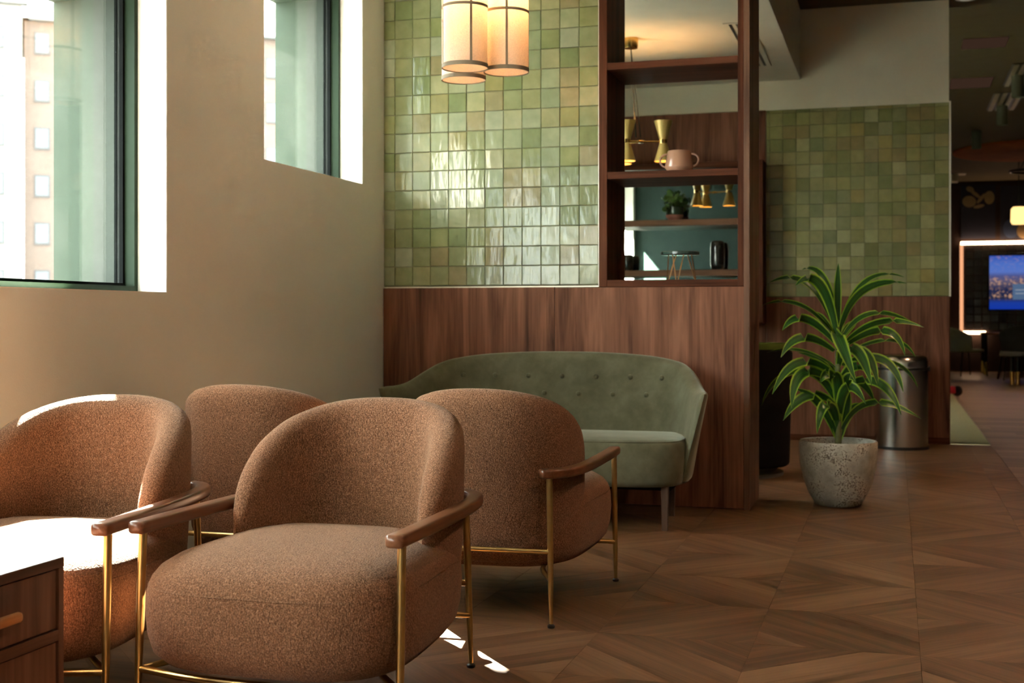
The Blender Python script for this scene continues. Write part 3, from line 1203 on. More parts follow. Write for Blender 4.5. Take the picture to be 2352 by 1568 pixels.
MX0 = -2.70
mbox('panel', MX0, XM - 0.003, Y2 - 0.01, Y2 + 0.012, 2.26, 2.69, M['walnut_panel'])
mbox('panel', MX0, XM - 0.003, Y2 - 0.01, Y2 + 0.012, 0.0, 0.95, M['walnut_panel'])
mbox('mirror', MX0, XM - 0.05, Y2 - 0.004, Y2 + 0.012, 0.95, 2.26, M['mirror'])
mbox('frame', XM - 0.05, XM - 0.003, Y2 - 0.26, Y2 + 0.012, 0.95, 2.26, M['shelf_wood_z'], 0.001)
mbox('frame', MX0, MX0 + 0.04, Y2 - 0.26, Y2 + 0.012, 0.95, 2.26, M['shelf_wood_z'], 0.001)
mbox('frame', MX0 + 0.04, XM - 0.05, Y2 - 0.26, Y2 - 0.004, 2.21, 2.255, M['shelf_wood_x'], 0.001)
mbox('frame', MX0 + 0.04, XM - 0.05, Y2 - 0.26, Y2 - 0.004, 0.955, 1.0, M['shelf_wood_x'], 0.001)
SZ1, SZ2 = 1.795, 1.385
for z in (SZ1, SZ2):
    mbox('shelf', MX0 + 0.041, XM - 0.051, Y2 - 0.25, Y2 - 0.006, z - 0.05, z, M['warm_shelf'], 0.001)

# potted plant on the upper shelf
Ysh = Y2 - 0.13
ppx, ppd = at_y(1550, Ysh)
pp = thing('potted_plant', 'bushy round-leaved plant in a dark pot with pink base on mirror shelf', 'plant', (ppx, Ysh, SZ1))
add('pot', lathe_mesh('pot', [(0, 0.04), (0.066, 0.04), (0.074, 0.06), (0.074, 0.11), (0.068, 0.115), (0.062, 0.10), (0, 0.095)], 28), M['green_glaze'], pp)
add('saucer', lathe_mesh('saucer', [(0, 0), (0.05, 0), (0.054, 0.012), (0.072, 0.026), (0.074, 0.046), (0.066, 0.045), (0, 0.03)], 28), M['terracotta'], pp)
leafdisc = mesh('leaf', [(0, 0, 0)] + [(0.031 * math.cos(a * PI / 4), 0.034 * math.sin(a * PI / 4), -0.008 * (a % 2)) for a in range(8)], [(0, k + 1, (k + 1) % 8 + 1) for k in range(8)], True)
leafdisc.materials.append(M['small_leaf'])
for k in range(46):
    a = random.uniform(0, 2 * PI)
    el = random.uniform(-0.35, 1.45)
    r = random.uniform(0.06, 0.125)
    o = bpy.data.objects.new('leaf', leafdisc)
    COL.objects.link(o)
    o.parent = pp
    o.location = (r * math.cos(a) * math.cos(el), r * 0.85 * math.sin(a) * math.cos(el), 0.125 + r * 0.95 * math.sin(el))
    o.rotation_euler = (random.uniform(-1.2, 1.2), random.uniform(-1.2, 1.2), random.uniform(0, 6))
    s = random.uniform(0.75, 1.2)
    o.scale = (s, s, s)

vx, vd = at_y(1648, Ysh)
vase_prof = [(0, 0), (0.04, 0), (0.052, 0.015), (0.057, 0.05), (0.058, 0.18), (0.054, 0.222), (0.044, 0.236), (0.036, 0.238), (0.036, 0.22), (0.0, 0.21)]
o = add('vase', lathe_mesh('vase', vase_prof, 30), M['dark_glaze'], None, (vx, Ysh, SZ2))
tag(o, 'tall dark glazed vase at the right of the lower mirror shelf', 'vase')
vx2, _ = at_y(1441, Ysh)
o = add('vase', lathe_mesh('vase', [(0, 0), (0.04, 0), (0.05, 0.02), (0.052, 0.10), (0.046, 0.13), (0.036, 0.135), (0.034, 0.12), (0, 0.11)], 30), M['dark_glaze'], None, (vx2, Ysh, SZ2))
tag(o, 'short dark glazed vase at the left of the lower mirror shelf', 'vase')
bx_, _ = at_y(1661, Ysh)
bowl = add('bowl', lathe_mesh('bowl', [(0, 0.0), (0.045, 0.0), (0.05, 0.012), (0.09, 0.05), (0.11, 0.10), (0.11, 0.30), (0.105, 0.30), (0.085, 0.06), (0, 0.02)], 30), M['dark_glaze'], None, (bx_, Ysh, 1.0))
tag(bowl, 'large dark pot standing under the lower mirror shelf', 'pot')

# ------------------------------------------------------------------ brass double-cone lamp in the alcove
hub = at_d(1472, 8.80)
zc = 2.215
bl_ = thing('pendant_lamp', 'brass pendant with double-cone shades hanging behind the shelving', 'lamp', (hub.x, hub.y, 0))
can = at_d(1449, 8.80)
cdx, cdy = can.x - hub.x, can.y - hub.y
add('canopy', lathe_mesh('canopy', [(0, CEIL_LOW - 0.07), (0.047, CEIL_LOW - 0.07), (0.05, CEIL_LOW - 0.06), (0.052, CEIL_LOW - 0.001), (0, CEIL_LOW - 0.001)], 28), M['gold'], bl_, (cdx, cdy, 0))
Rv = Vector((CA, SA, 0))
Fv = Vector((-SA, CA, 0))
shade_prof = [(0.062, 0.143), (0.064, 0.143), (0.026, 0.012), (0.024, 0.0), (0.026, -0.012), (0.062, -0.137), (0.060, -0.137), (0.022, -0.01), (0.020, 0.0), (0.022, 0.012), (0.062, 0.143)]
shm = lathe_mesh('shade', shade_prof, 32)
for k, off in enumerate((Rv * 0.155 + Fv * 0.0, Rv * -0.10 - Fv * 0.02, Rv * -0.11 + Fv * 0.16)):
    s_ = add('shade', shm, M['gold_paint'], bl_, (off.x, off.y, zc))
    add('collar', lathe_mesh('collar', [(0.0255, -0.014), (0.0275, -0.014), (0.0275, 0.014), (0.0255, 0.014)], 24), M['gold'], s_)
    tube('arm', [(0, 0, zc), (off.x * 0.86, off.y * 0.86, zc)], 0.0055, M['gold'], bl_, 8)
    tube('cord', [(cdx, cdy, CEIL_LOW - 0.07), (off.x * 0.12 + cdx * 0.3, off.y * 0.12 + cdy * 0.3, zc + 0.03)], 0.0034, M['cord'], bl_, 6)
    ld = bpy.data.lights.new('bulb_light', 'POINT')
    ld.energy = 1.1
    ld.color = (1.0, 0.58, 0.25)
    ld.shadow_soft_size = 0.018
    lo = bpy.data.objects.new('bulb_light', ld)
    COL.objects.link(lo)
    lo.parent = s_
    lo.location = (0, 0, 0.075)
    ld2 = bpy.data.lights.new('bulb_light', 'POINT')
    ld2.energy = 0.3
    ld2.color = (1.0, 0.58, 0.25)
    ld2.shadow_soft_size = 0.018
    lo2 = bpy.data.objects.new('bulb_light', ld2)
    COL.objects.link(lo2)
    lo2.parent = s_
    lo2.location = (0, 0, -0.075)
hubm = lathe_mesh('hub', [(0, -0.011), (0.025, -0.009), (0.033, 0), (0.025, 0.009), (0, 0.011)], 20)
add('hub', hubm, M['gold'], bl_, (0, 0, zc))

# ceiling slot diffuser of the alcove
v0 = at_z(1760, 150, CEIL_LOW)
v1 = at_z(1741, 60, CEIL_LOW)
dv = thing('air_vent', 'linear slot air vent in the alcove ceiling beside the shelving', 'vent', (v0.x - 0.05, v0.y, CEIL_LOW))
L = 1.5
box('frame', -0.09, 0.09, -L, 0.0, -0.006, -0.001, M['ceiling'], dv, 0.001, 1)
for xk in (-0.045, 0.0, 0.045):
    box('slot', xk - 0.009, xk + 0.009, -L + 0.03, -0.03, -0.008, -0.0055, M['black'], dv)

# ------------------------------------------------------------------ pendant cluster above the nook
def drum(px, d, zb, rot):
    c = at_d(px, d)
    t = thing('pendant_lamp', '', 'lamp', (c.x, c.y, zb), rot, 'linen drum pendants over the armchairs')
    R, H = 0.1, 0.56
    v, f = [], []
    me = lathe_mesh('shade', [(R, 0.004), (R, H), (R - 0.0015, H), (R - 0.0015, 0.004), (R, 0.004)], 48)
    add('shade', me, M['linen'], t)
    add('diffuser', lathe_mesh('diffuser', [(0, 0.006), (R - 0.003, 0.006), (R - 0.003, 0.0035), (0, 0.0035)], 48), M['linen'], t)
    for z in (0.0, 0.262, H - 0.018):
        hh = 0.018 if z != 0.262 else 0.012
        add('band', lathe_mesh('band', [(R + 0.0004, z), (R + 0.002, z), (R + 0.002, z + hh), (R + 0.0004, z + hh)], 48), M['tape'], t)
    for k in range(4):
        a = k * PI / 2
        o = box('rib', -0.005, 0.005, R + 0.0003, R + 0.0018, 0.017, H - 0.017, M['tape'], t)
        o.rotation_euler = (0, 0, a)
    tube('cord', [(0, 0, H - 0.03), (0, 0, CEIL - zb)], 0.004, M['cord'], t, 8)
    tube('spider', [(-R, 0, H - 0.012), (R, 0, H - 0.012)], 0.003, M['brass'], t, 6)
    ld = bpy.data.lights.new('bulb_light', 'POINT')
    ld.energy = 12.5
    ld.color = (1.0, 0.75, 0.50)
    ld.shadow_soft_size = 0.04
    lo = bpy.data.objects.new('bulb_light', ld)
    COL.objects.link(lo)
    lo.parent = t
    lo.location = (0, 0, 0.33)
    return t


drum(1068, 5.60, 2.095, YAW + 0.30)['label'] = 'front left drum of the three linen pendants by the tiles'
drum(1163, 5.72, 2.10, YAW + 0.02)['label'] = 'right-hand drum of the three linen pendants by the tiles'
drum(1065, 5.82, 2.083, YAW + 0.1)['label'] = 'lowest linen pendant, half hidden behind the front left drum'

# ------------------------------------------------------------------ armchair
def make_armchair():
    t = thing('armchair', '', 'armchair', group='rust boucle lounge chairs')
    # seat
    prof = [(0.02, 0.162), (0.60, 0.162), (0.80, 0.165), (0.90, 0.176), (0.965, 0.203), (0.995, 0.245), (1.006, 0.295), (1.0, 0.345), (0.992, 0.358), (0.988, 0.364),
            (0.972, 0.380), (0.93, 0.400), (0.85, 0.419), (0.72, 0.434), (0.5, 0.445), (0.25, 0.449), (0.02, 0.450)]
    rings = []
    SAx, SBy, SE, SY, TK = 0.33, 0.415, 3.5, -0.068, 0.22
    for (s, z) in prof:
        rings.append([(p[0] * (1 - TK * (p[1] - SY)), p[1], z - 0.035 * max(p[1] - 0.05, 0) / 0.3 * (z > 0.3)) for p in super_ring(SAx, SBy, SE, 80, SY, s)])
    v, f = ring_stack(rings)
    seat = add('seat', mesh('seat', v, f, True), M['fabric'], t)
    ringp = [Vector((p[0] * (1 - TK * (p[1] - SY)), p[1], 0.361 - 0.035 * max(p[1] - 0.05, 0) / 0.3)) for p in super_ring(SAx, SBy, SE, 80, SY, 0.990)]
    v, f = tube_data(ringp + [ringp[0]], 0.0016, 6)
    add('seam', mesh('seam', v, f, True), M['fabric'], seat)
    # back shell: U in plan, arched crest
    N = 64
    A, B, e = 0.264, 0.314, 2.9
    path = []
    fine = []
    for k in range(401):
        th = PI * k / 400
        c, s = math.cos(th), math.sin(th)
        fine.append(Vector((A * math.copysign(abs(c) ** (2 / e), c), B * abs(s) ** (2 / e), 0)))
    fine = [Vector((A, -0.03, 0))] + fine + [Vector((-A, -0.03, 0))]
    cum = [0]
    for i in range(1, len(fine)):
        cum.append(cum[-1] + (fine[i] - fine[i - 1]).length)
    tot = cum[-1]
    stations = []
    idx = 0
    for i in range(N + 1):
        x = -math.cos(PI * i / N) if i not in (0, N) else (-1 if i == 0 else 1)
        s = 0.55 * x + 0.45 * (-1 + 2 * i / N)       # denser at the ends
        want = (s + 1) / 2 * tot
        j = 0
        while j < len(cum) - 2 and cum[j + 1] < want:
            j += 1
        tt = (want - cum[j]) / max(cum[j + 1] - cum[j], 1e-9)
        p = fine[j].lerp(fine[j + 1], tt)
        a0, a1 = fine[max(j - 8, 0)], fine[min(j + 9, len(fine) - 1)]
        tg = (a1 - a0).normalized()
        n = Vector((tg.y, -tg.x, 0))
        if n.dot(p - Vector((0, 0.02, 0))) < 0:
            n = -n
        zt = 0.43 + 0.337 * max(1 - abs(s) ** 2.3, 0) ** (1 / 1.55)
        rake = 0.20
        zb = 0.185
        Bp = Vector((p.x * 0.97, p.y * 0.99, zb))
        out = max(zt - 0.42, 0)
        Tp = Vector((p.x * (1.0 + 0.02 * out), p.y + rake * out * max(p.y, 0) / B, zt))
        stations.append((Bp, Tp, n, s))
    v, f = shell_data([(a, b, n) for (a, b, n, s) in stations], lambda q: 0.0, 2, 2)
    svals = [s for (_, _, _, s) in stations]
    it = iter(svals)
    v, f = shell_data([(a, b, n) for (a, b, n, s) in stations], lambda q: 0.054 * max(1 - abs(next(it)) ** 5, 0.0) ** 0.55, 14, 8, 0.18)
    add('backrest', mesh('backrest', v, f, True), M['fabric'], t)
    # armrests
    for sx in (-1, 1):
        P = [(sx * 0.222, 0.386, 0.494), (sx * 0.258, 0.362, 0.494), (sx * 0.294, 0.305, 0.494), (sx * 0.315, 0.21, 0.494), (sx * 0.326, 0.08, 0.494),
             (sx * 0.332, -0.12, 0.494), (sx * 0.334, -0.27, 0.494), (sx * 0.333, -0.385, 0.494)]
        v, f = bar_data(catmull(P, 28), 0.023, 0.0155, 0.30, 3)
        add('armrest', mesh('armrest', v, f, True), M['arm_wood'], t)
        # legs with glides
        for (top, foot) in (((sx * 0.243, 0.372, 0.482), (sx * 0.253, 0.392, 0.012)), ((sx * 0.337, -0.352, 0.482), (sx * 0.340, -0.375, 0.012))):
            a, b = Vector(top), Vector(foot)
            lg = tube('leg', [a.lerp(b, q) for q in (0, 0.4, 0.75, 1)], [0.0105, 0.0105, 0.0092, 0.0062], M['brass'], t, 12)
            g_ = add('glide', lathe_mesh('glide', [(0, 0), (0.011, 0), (0.0125, 0.003), (0.0125, 0.008), (0.006, 0.013), (0, 0.013)], 16), M['black'], lg, (foot[0], foot[1], 0))
        # side rail under the seat
        tube('rail', catmull([(sx * 0.250, 0.385, 0.150), (sx * 0.20, 0.27, 0.170), (sx * 0.20, 0.0, 0.176), (sx * 0.23, -0.24, 0.170), (sx * 0.336, -0.366, 0.150)], 18), 0.0085, M['brass'], t, 8)
    tube('crossbar', [(-0.247, 0.382, 0.242), (0.247, 0.382, 0.242)], 0.0095, M['brass'], t, 10)
    tube('crossbar', catmull([(-0.336, -0.366, 0.150), (-0.18, -0.40, 0.150), (0, -0.41, 0.150), (0.18, -0.40, 0.150), (0.336, -0.366, 0.150)], 16), 0.0095, M['brass'], t, 10)
    return t


ch = make_armchair()
ch.location = (-1.412, 3.05, 0)
ch['label'] = 'foremost rust armchair facing the camera, whole seat in view'
cB = copy_tree(ch)
cB.location = (-2.19, 2.955, 0)
cB.rotation_euler = (0, 0, math.radians(7))
cB['label'] = 'rust armchair behind the drawer table, sunlit on seat and crest'
cC = copy_tree(ch)
cC.location = (-1.332, 4.33, 0)
cC.rotation_euler = (0, 0, PI + math.radians(3))
cC['label'] = 'rust armchair seen from behind, facing the green sofa'
cD = copy_tree(ch)
cD.location = (-2.18, 4.33, 0)
cD.rotation_euler = (0, 0, PI)
cD['label'] = 'rust armchair turned away by the window wall, mostly hidden'

# ------------------------------------------------------------------ drawer table
TX, TY, TZ = -1.793, 2.452, 0.46
dt = thing('side_table', 'walnut table with drawers and wooden pull in the lower left corner', 'table', (TX, TY, 0))
TWd, TLn = 0.42, 1.0
box('top', -TWd, 0.0, -TLn, 0.0, TZ - 0.022, TZ, M['table_wood_y'], dt, 0.001, 1)
box('end_panel', -TWd, -0.001, -0.018, -0.0005, 0.06, TZ - 0.0225, M['table_wood_z'], dt, 0.0008, 1)
box('end_panel', -TWd, -0.001, -TLn + 0.0005, -TLn + 0.018, 0.06, TZ - 0.0225, M['table_wood_z'], dt, 0.0008, 1)
box('back_panel', -TWd + 0.001, -TWd + 0.016, -TLn + 0.02, -0.02, 0.06, TZ - 0.0225, M['table_wood_z'], dt)
box('rail', -TWd + 0.02, -0.001, -TLn + 0.0185, -0.0185, TZ - 0.185, TZ - 0.160, M['table_wood_y'], dt, 0.0008, 1)
box('bottom_panel', -TWd + 0.02, -0.001, -TLn + 0.0185, -0.0185, 0.06, 0.08, M['table_wood_y'], dt)
for k in range(2):
    ya, yb_ = -0.0215 - k * 0.48, -0.0215 - k * 0.48 - 0.475
    d_ = box('drawer', -0.36, -0.006, yb_, ya, TZ - 0.157, TZ - 0.026, M['table_wood_z'], dt, 0.0008, 1)
    v, f = bar_data([(0.020, ya - 0.16 - 0.1 * q, TZ - 0.094) for q in (0, 0.5, 1, 1.5, 2)], 0.009, 0.011, 0.4, 3)
    hd = add('pull', mesh('pull', v, f, True), M['handle_wood'], d_)
    d2 = box('drawer', -0.36, -0.006, yb_, ya, 0.083, TZ - 0.188, M['table_wood_z'], dt, 0.0008, 1)
for (a, b) in ((-0.03, -0.03), (-0.39, -0.03), (-0.03, -0.97), (-0.39, -0.97)):
    box('leg', a - 0.015, a + 0.015, b - 0.015, b + 0.015, 0, 0.0595, M['table_wood_z'], dt, 0.001, 1)

# ------------------------------------------------------------------ sofa
SX = -1.675
sf = thing('sofa', 'sage green velvet sofa with buttoned curved back against the walnut panelling', 'sofa', (SX, 0, 0))


def sofa_stations():
    half_top = [(0.0, 6.545, 0.818), (0.20, 6.543, 0.815), (0.42, 6.53, 0.803), (0.56, 6.495, 0.785), (0.645, 6.43, 0.762), (0.705, 6.33, 0.715),
                (0.755, 6.21, 0.664), (0.79, 6.10, 0.648), (0.812, 6.02, 0.647), (0.822, 5.955, 0.640)]
    half_bot = [(0.0, 6.43, 0.20), (0.20, 6.43, 0.20), (0.40, 6.425, 0.20), (0.52, 6.41, 0.20), (0.60, 6.36, 0.20), (0.655, 6.28, 0.20),
                (0.69, 6.18, 0.20), (0.705, 6.08, 0.205), (0.712, 6.02, 0.21), (0.715, 5.97, 0.22)]
    top = [(-x, y, z) for (x, y, z) in half_top[:0:-1]] + half_top
    bot = [(-x, y, z) for (x, y, z) in half_bot[:0:-1]] + half_bot
    n = 72
    T, B = catmull(top, n), catmull(bot, n)
    out = []
    for i in range(n + 1):
        tg = (T[min(i + 1, n)] - T[max(i - 1, 0)])
        tg.z = 0
        tg.normalize()
        out.append((B[i], T[i], Vector((-tg.y, tg.x, 0))))
    return out


v, f = shell_data(sofa_stations(), lambda s: 0.048 * (1 - 0.72 * max((abs(s) - 0.55) / 0.45, 0) ** 1.2) * max(1 - abs(s) ** 40, 0) ** 0.5, 14, 8, 0.1)
back = add('backrest', mesh('backrest', v, f, True), M['velvet'], sf)
# seat cushion: rounded block, back edge follows the shell
prof = [(0.02, 0.205), (0.9, 0.205), (0.965, 0.212), (0.99, 0.235), (1.0, 0.28), (1.0, 0.34), (0.992, 0.385), (0.972, 0.405), (0.945, 0.416), (0.85, 0.424), (0.5, 0.432), (0.02, 0.434)]
rings = []
for (s, z) in prof:
    rr = []
    for p in super_ring(0.725, 0.30, 5.5, 96, 6.125, 1.0):
        sx = (p[0] - 0) / 0.725
        # scale by constant inset rather than ratio so that the rounding is even
        ins = (1 - s) * 0.30
        q = Vector((p[0], p[1] - 6.125, 0))
        kx = max(1 - ins / 0.725, 0.02)
        ky = max(1 - ins / 0.30, 0.02)
        bow = -0.045 * (1 - sx * sx)
        rr.append((p[0] * kx, 6.125 + (p[1] - 6.125) * ky + bow, z))
    rings.append(rr)
v, f = ring_stack(rings)
seat = add('seat', mesh('seat', v, f, True), M['velvet'], sf)
pp_ = [Vector(p) for p in rings[8]]
v, f = tube_data(pp_ + [pp_[0]], 0.004, 6)
add('piping', mesh('piping', v, f, True), M['velvet'], seat)
# buttons: two staggered rows on the inner face of the back
btn = lathe_mesh('button', [(0, 0.011), (0.007, 0.010), (0.012, 0.006), (0.0135, 0.001), (0.012, -0.004), (0, -0.006)], 14)


def back_point(x, z):
    st = sofa_stations()
    best = None
    for (B, T, n) in st:
        t = (z - B.z) / (T.z - B.z)
        if t > 1 or t < 0:
            continue
        p = B + (T - B) * t
        d = abs(p.x - x) + (0 if p.y > 6.2 else 10)
        if best is None or d < best[0]:
            best = (d, p, n, (T - B).normalized())
    return best[1], best[2], best[3]


for row, z, xs_ in ((0, 0.690, [-0.555 + 0.185 * k for k in range(7)]), (1, 0.600, [-0.4625 + 0.185 * k for k in range(6)])):
    for x in xs_:
        p, n, u = back_point(x, z)
        p = Vector((x, p.y, z)) - n * 0.0475
        o = add('button', btn, M['velvet'], back, p)
        o.rotation_euler = (-n).to_track_quat('Z', 'Y').to_euler()
for (x, y) in ((-0.645, 5.905), (0.645, 5.905), (-0.60, 6.36), (0.60, 6.36)):
    r0, r1 = 0.017, 0.013
    v = [(x + a * r1, y + b * r1, 0) for a, b in ((-1, -1), (1, -1), (1, 1), (-1, 1))] + [(x + a * r0, y + b * r0, 0.215) for a, b in ((-1, -1), (1, -1), (1, 1), (-1, 1))]
    f = [(3, 2, 1, 0), (4, 5, 6, 7), (0, 1, 5, 4), (1, 2, 6, 5), (2, 3, 7, 6), (3, 0, 4, 7)]
    add('leg', mesh('leg', v, f), M['sofa_leg'], sf)
box('base', -0.66, 0.66, 5.95, 6.36, 0.18, 0.206, M['black_fabric'], sf)

# ------------------------------------------------------------------ dracaena in concrete pot
PD = 6.76
pc = at_d(1925, PD)
pl = thing('potted_dracaena', 'tall lime-edged dracaena in a weathered concrete pot beside the partition', 'plant', (pc.x, pc.y, 0))
kk = PD / FPX
prof = [(0, 0), (0.095, 0), (0.118, 0.008), (0.150, 0.06), (0.180, 0.135), (0.198, 0.225), (0.203, 0.30), (0.203, 0.338), (0.197, 0.345), (0.188, 0.343), (0.184, 0.30), (0.183, 0.29)]
add('pot', lathe_mesh('pot', prof, 56), M['concrete'], pl)
add('soil', lathe_mesh('soil', [(0.184, 0.292), (0.12, 0.298), (0.05, 0.305), (0.0, 0.31)], 32), M['soil'], pl)
tube('stem', [(0, 0, 0.29), (0.004, 0.0, 0.55), (-0.004, 0.0, 0.80), (0.0, 0, 0.96)], [0.019, 0.016, 0.013, 0.008], M['trunk'], pl, 10)

LEAVES = [  # base, control, tip in the leaf plane (photo-derived plan units), depth of tip, width, twist
    ((680, 660), (560, 40), (330, 262), -0.10, 0.060, 0.9),
    ((665, 660), (520, 60), (178, 232), 0.06, 0.052, 0.6),
    ((690, 600), (640, 40), (462, 126), 0.14, 0.050, 0.6),
    ((700, 640), (690, 300), (710, 82), 0.02, 0.042, 1.2),
    ((715, 660), (790, 170), (1215, 242), -0.05, 0.056, 0.75),
    ((735, 620), (870, 60), (1275, 186), 0.12, 0.038, 0.5),
    ((640, 660), (440, 290), (128, 412), 0.10, 0.040, 0.5),
    ((755, 690), (920, 330), (1355, 565), 0.10, 0.040, 0.55),
    ((735, 760), (960, 430), (1355, 585), -0.04, 0.048, 0.7),
    ((740, 760), (1110, 440), (1170, 808), -0.12, 0.055, 0.75),
    ((612, 700), (380, 380), (236, 612), -0.08, 0.055, 0.7),
    ((610, 770), (350, 540), (208, 815), -0.14, 0.055, 0.75),
    ((700, 700), (580, 480), (738, 1003), -0.26, 0.072, 1.15),
    ((740, 800), (800, 620), (862, 1025), -0.24, 0.066, 1.1),
    ((775, 810), (900, 650), (926, 1032), -0.20, 0.060, 1.0),
    ((790, 880), (1080, 690), (1147, 1085), -0.14, 0.056, 0.8),
    ((830, 860), (1230, 760), (1362, 1070), 0.08, 0.032, 0.4),
    ((800, 810), (1180, 560), (1352, 822), 0.10, 0.036, 0.45),
    ((640, 960), (330, 690), (135, 1095), -0.16, 0.056, 0.75),
    ((600, 1010), (300, 770), (264, 1198), -0.22, 0.062, 0.9),
    ((570, 960), (230, 830), (106, 1200), 0.02, 0.052, 0.6),
    ((650, 1190), (420, 990), (236, 1304), -0.10, 0.058, 0.8),
    ((690, 1310), (540, 1010), (478, 1398), -0.16, 0.056, 0.9),
    ((700, 1420), (690, 820), (862, 1176), -0.14, 0.062, 1.0),
    ((715, 1460), (840, 980), (1325, 1296), -0.06, 0.050, 0.7),
    ((780, 1060), (1010, 860), (1122, 1255), -0.16, 0.058, 0.85),
    ((770, 1050), (890, 930), (1010, 1175), 0.06, 0.050, 0.6),
    ((700, 1480), (580, 1120), (345, 1060), -0.06, 0.052, 0.85),
    ((705, 1480), (650, 1200), (735, 1090), -0.03, 0.062, 1.3),
    ((690, 1010), (600, 800), (420, 790), 0.12, 0.040, 0.5),
    ((640, 900), (440, 700), (180, 790), 0.14, 0.036, 0.4),
    ((700, 1200), (560, 880), (440, 960), 0.05, 0.055, 0.9),
    ((720, 1150), (640, 900), (660, 850), 0.08, 0.055, 1.2),
    ((740, 700), (790, 560), (870, 545), 0.06, 0.045, 0.8),
    ((720, 1470), (780, 1200), (900, 1190), 0.05, 0.050, 0.9),
    ((655, 680), (580, 480), (540, 470), 0.10, 0.045, 0.8),
    ((700, 1300), (700, 900), (620, 960), -0.10, 0.066, 1.2),
    ((705, 1250), (760, 860), (800, 1010), -0.08, 0.062, 1.2),
    ((695, 1100), (600, 840), (500, 1010), -0.16, 0.060, 1.0),
    ((710, 1050), (800, 800), (900, 930), -0.06, 0.060, 1.0),
    ((700, 1480), (690, 1250), (610, 1130), -0.05, 0.064, 1.2),
    ((710, 1480), (760, 1230), (800, 1080), 0.03, 0.060, 1.2),
    ((700, 900), (720, 640), (640, 820), -0.20, 0.060, 1.1),
    ((700, 1380), (640, 1150), (560, 1200), -0.12, 0.056, 1.0),
]


def lp(q, dep):
    px, py = 1720 + q[0] / 3.41, 580 + q[1] / 3.41
    lat = (px - 1925) * kk
    z = 1.0 + (HY - py) * kk
    p = Rv * lat + Fv * dep
    return Vector((p.x, p.y, z))


rl = random.Random(4)
for (b0, c0, t0, dep, wd, tw) in LEAVES:
    b = lp((700 + (b0[0] - 700) * 0.35, b0[1]), 0.0)
    c = lp(c0, dep * 0.55)
    t = lp(t0, dep)
    n = 14
    v, f, uvs = [], [], []
    prev = None
    for i in range(n + 1):
        s = i / n
        p = b * (1 - s) ** 2 + c * 2 * s * (1 - s) + t * s * s
        tg = ((c - b) * 2 * (1 - s) + (t - c) * 2 * s).normalized()
        h = tg.cross(Vector((0, 0, 1)))
        if h.length < 0.15 and prev is not None:
            h = prev
        if h.length < 1e-3:
            h = Rv.copy()
        h.normalize()
        if prev is not None and h.dot(prev) < 0:
            h = -h
        if prev is not None:
            h = (h * 0.5 + prev * 0.5).normalized()
        prev = h.copy()
        # turn the blade so that part of its face shows to the side
        img = tg.cross(Fv)
        if img.length > 1e-3:
            img.normalize()
            if img.dot(h) < 0:
                img = -img
            k2 = min(tw, 1.2) / 1.25
            wv = (h * (1 - k2) + img * k2).normalized()
        else:
            wv = h
        wv = (wv - tg * wv.dot(tg)).normalized()
        nm = wv.cross(tg).normalized()
        if nm.z < 0:
            nm = -nm
        prof_w = (0.42 + 0.58 * math.sin(min(s / 0.5, 1) * PI / 2)) if s < 0.5 else max(1 - ((s - 0.5) / 0.5) ** 2.1, 0.0)
        hw = wd / 2 * prof_w + 0.0006
        for j, a in enumerate((-1, -0.55, 0, 0.55, 1)):
            v.append(p + wv * (hw * a) + nm * (abs(a) * hw * 0.22))
            uvs.append((0.5 + 0.5 * a, s))
    for i in range(n):
        for j in range(4):
            f.append((i * 5 + j, i * 5 + j + 1, (i + 1) * 5 + j + 1, (i + 1) * 5 + j))
    me = mesh('leaf', v, f, True)
    uvl = me.uv_layers.new(name='UVMap')
    for lpi, lo in enumerate(me.loops):
        uvl.data[lpi].uv = uvs[lo.vertex_index]
    add('leaf', me, M['leaf'], pl)

# ------------------------------------------------------------------ steel bin
bc = at_d(2070, 9.72)
bn = thing('waste_bin', 'tall brushed steel waste bin against the far walnut panelling', 'bin', (bc.x, bc.y, 0))
R = 0.198
add('body', lathe_mesh('body', [(0, 0.012), (R, 0.012), (R, 0.60), (R - 0.004, 0.60), (0, 0.59)], 56), M['steel'], bn)
add('base_ring', lathe_mesh('base_ring', [(0, 0), (R + 0.005, 0), (R + 0.005, 0.022), (R - 0.002, 0.022)], 56), M['black'], bn)
add('lid_band', lathe_mesh('lid_band', [(R - 0.004, 0.598), (R + 0.006, 0.600), (R + 0.006, 0.616), (R - 0.004, 0.618)], 56), M['black'], bn)
add('lid', lathe_mesh('lid', [(R, 0.616), (R, 0.66), (R - 0.008, 0.695), (R - 0.03, 0.712), (R - 0.08, 0.718), (0.0, 0.70)], 56), M['steel'], bn)
for s in (-1, 1):
    a = Rv * s
    box('handle', s * 0.2 - 0.014, s * 0.2 + 0.014, -0.03, 0.03, 0.585, 0.625, M['black'], bn, 0.004, 2).rotation_euler = (0, 0, YAW)

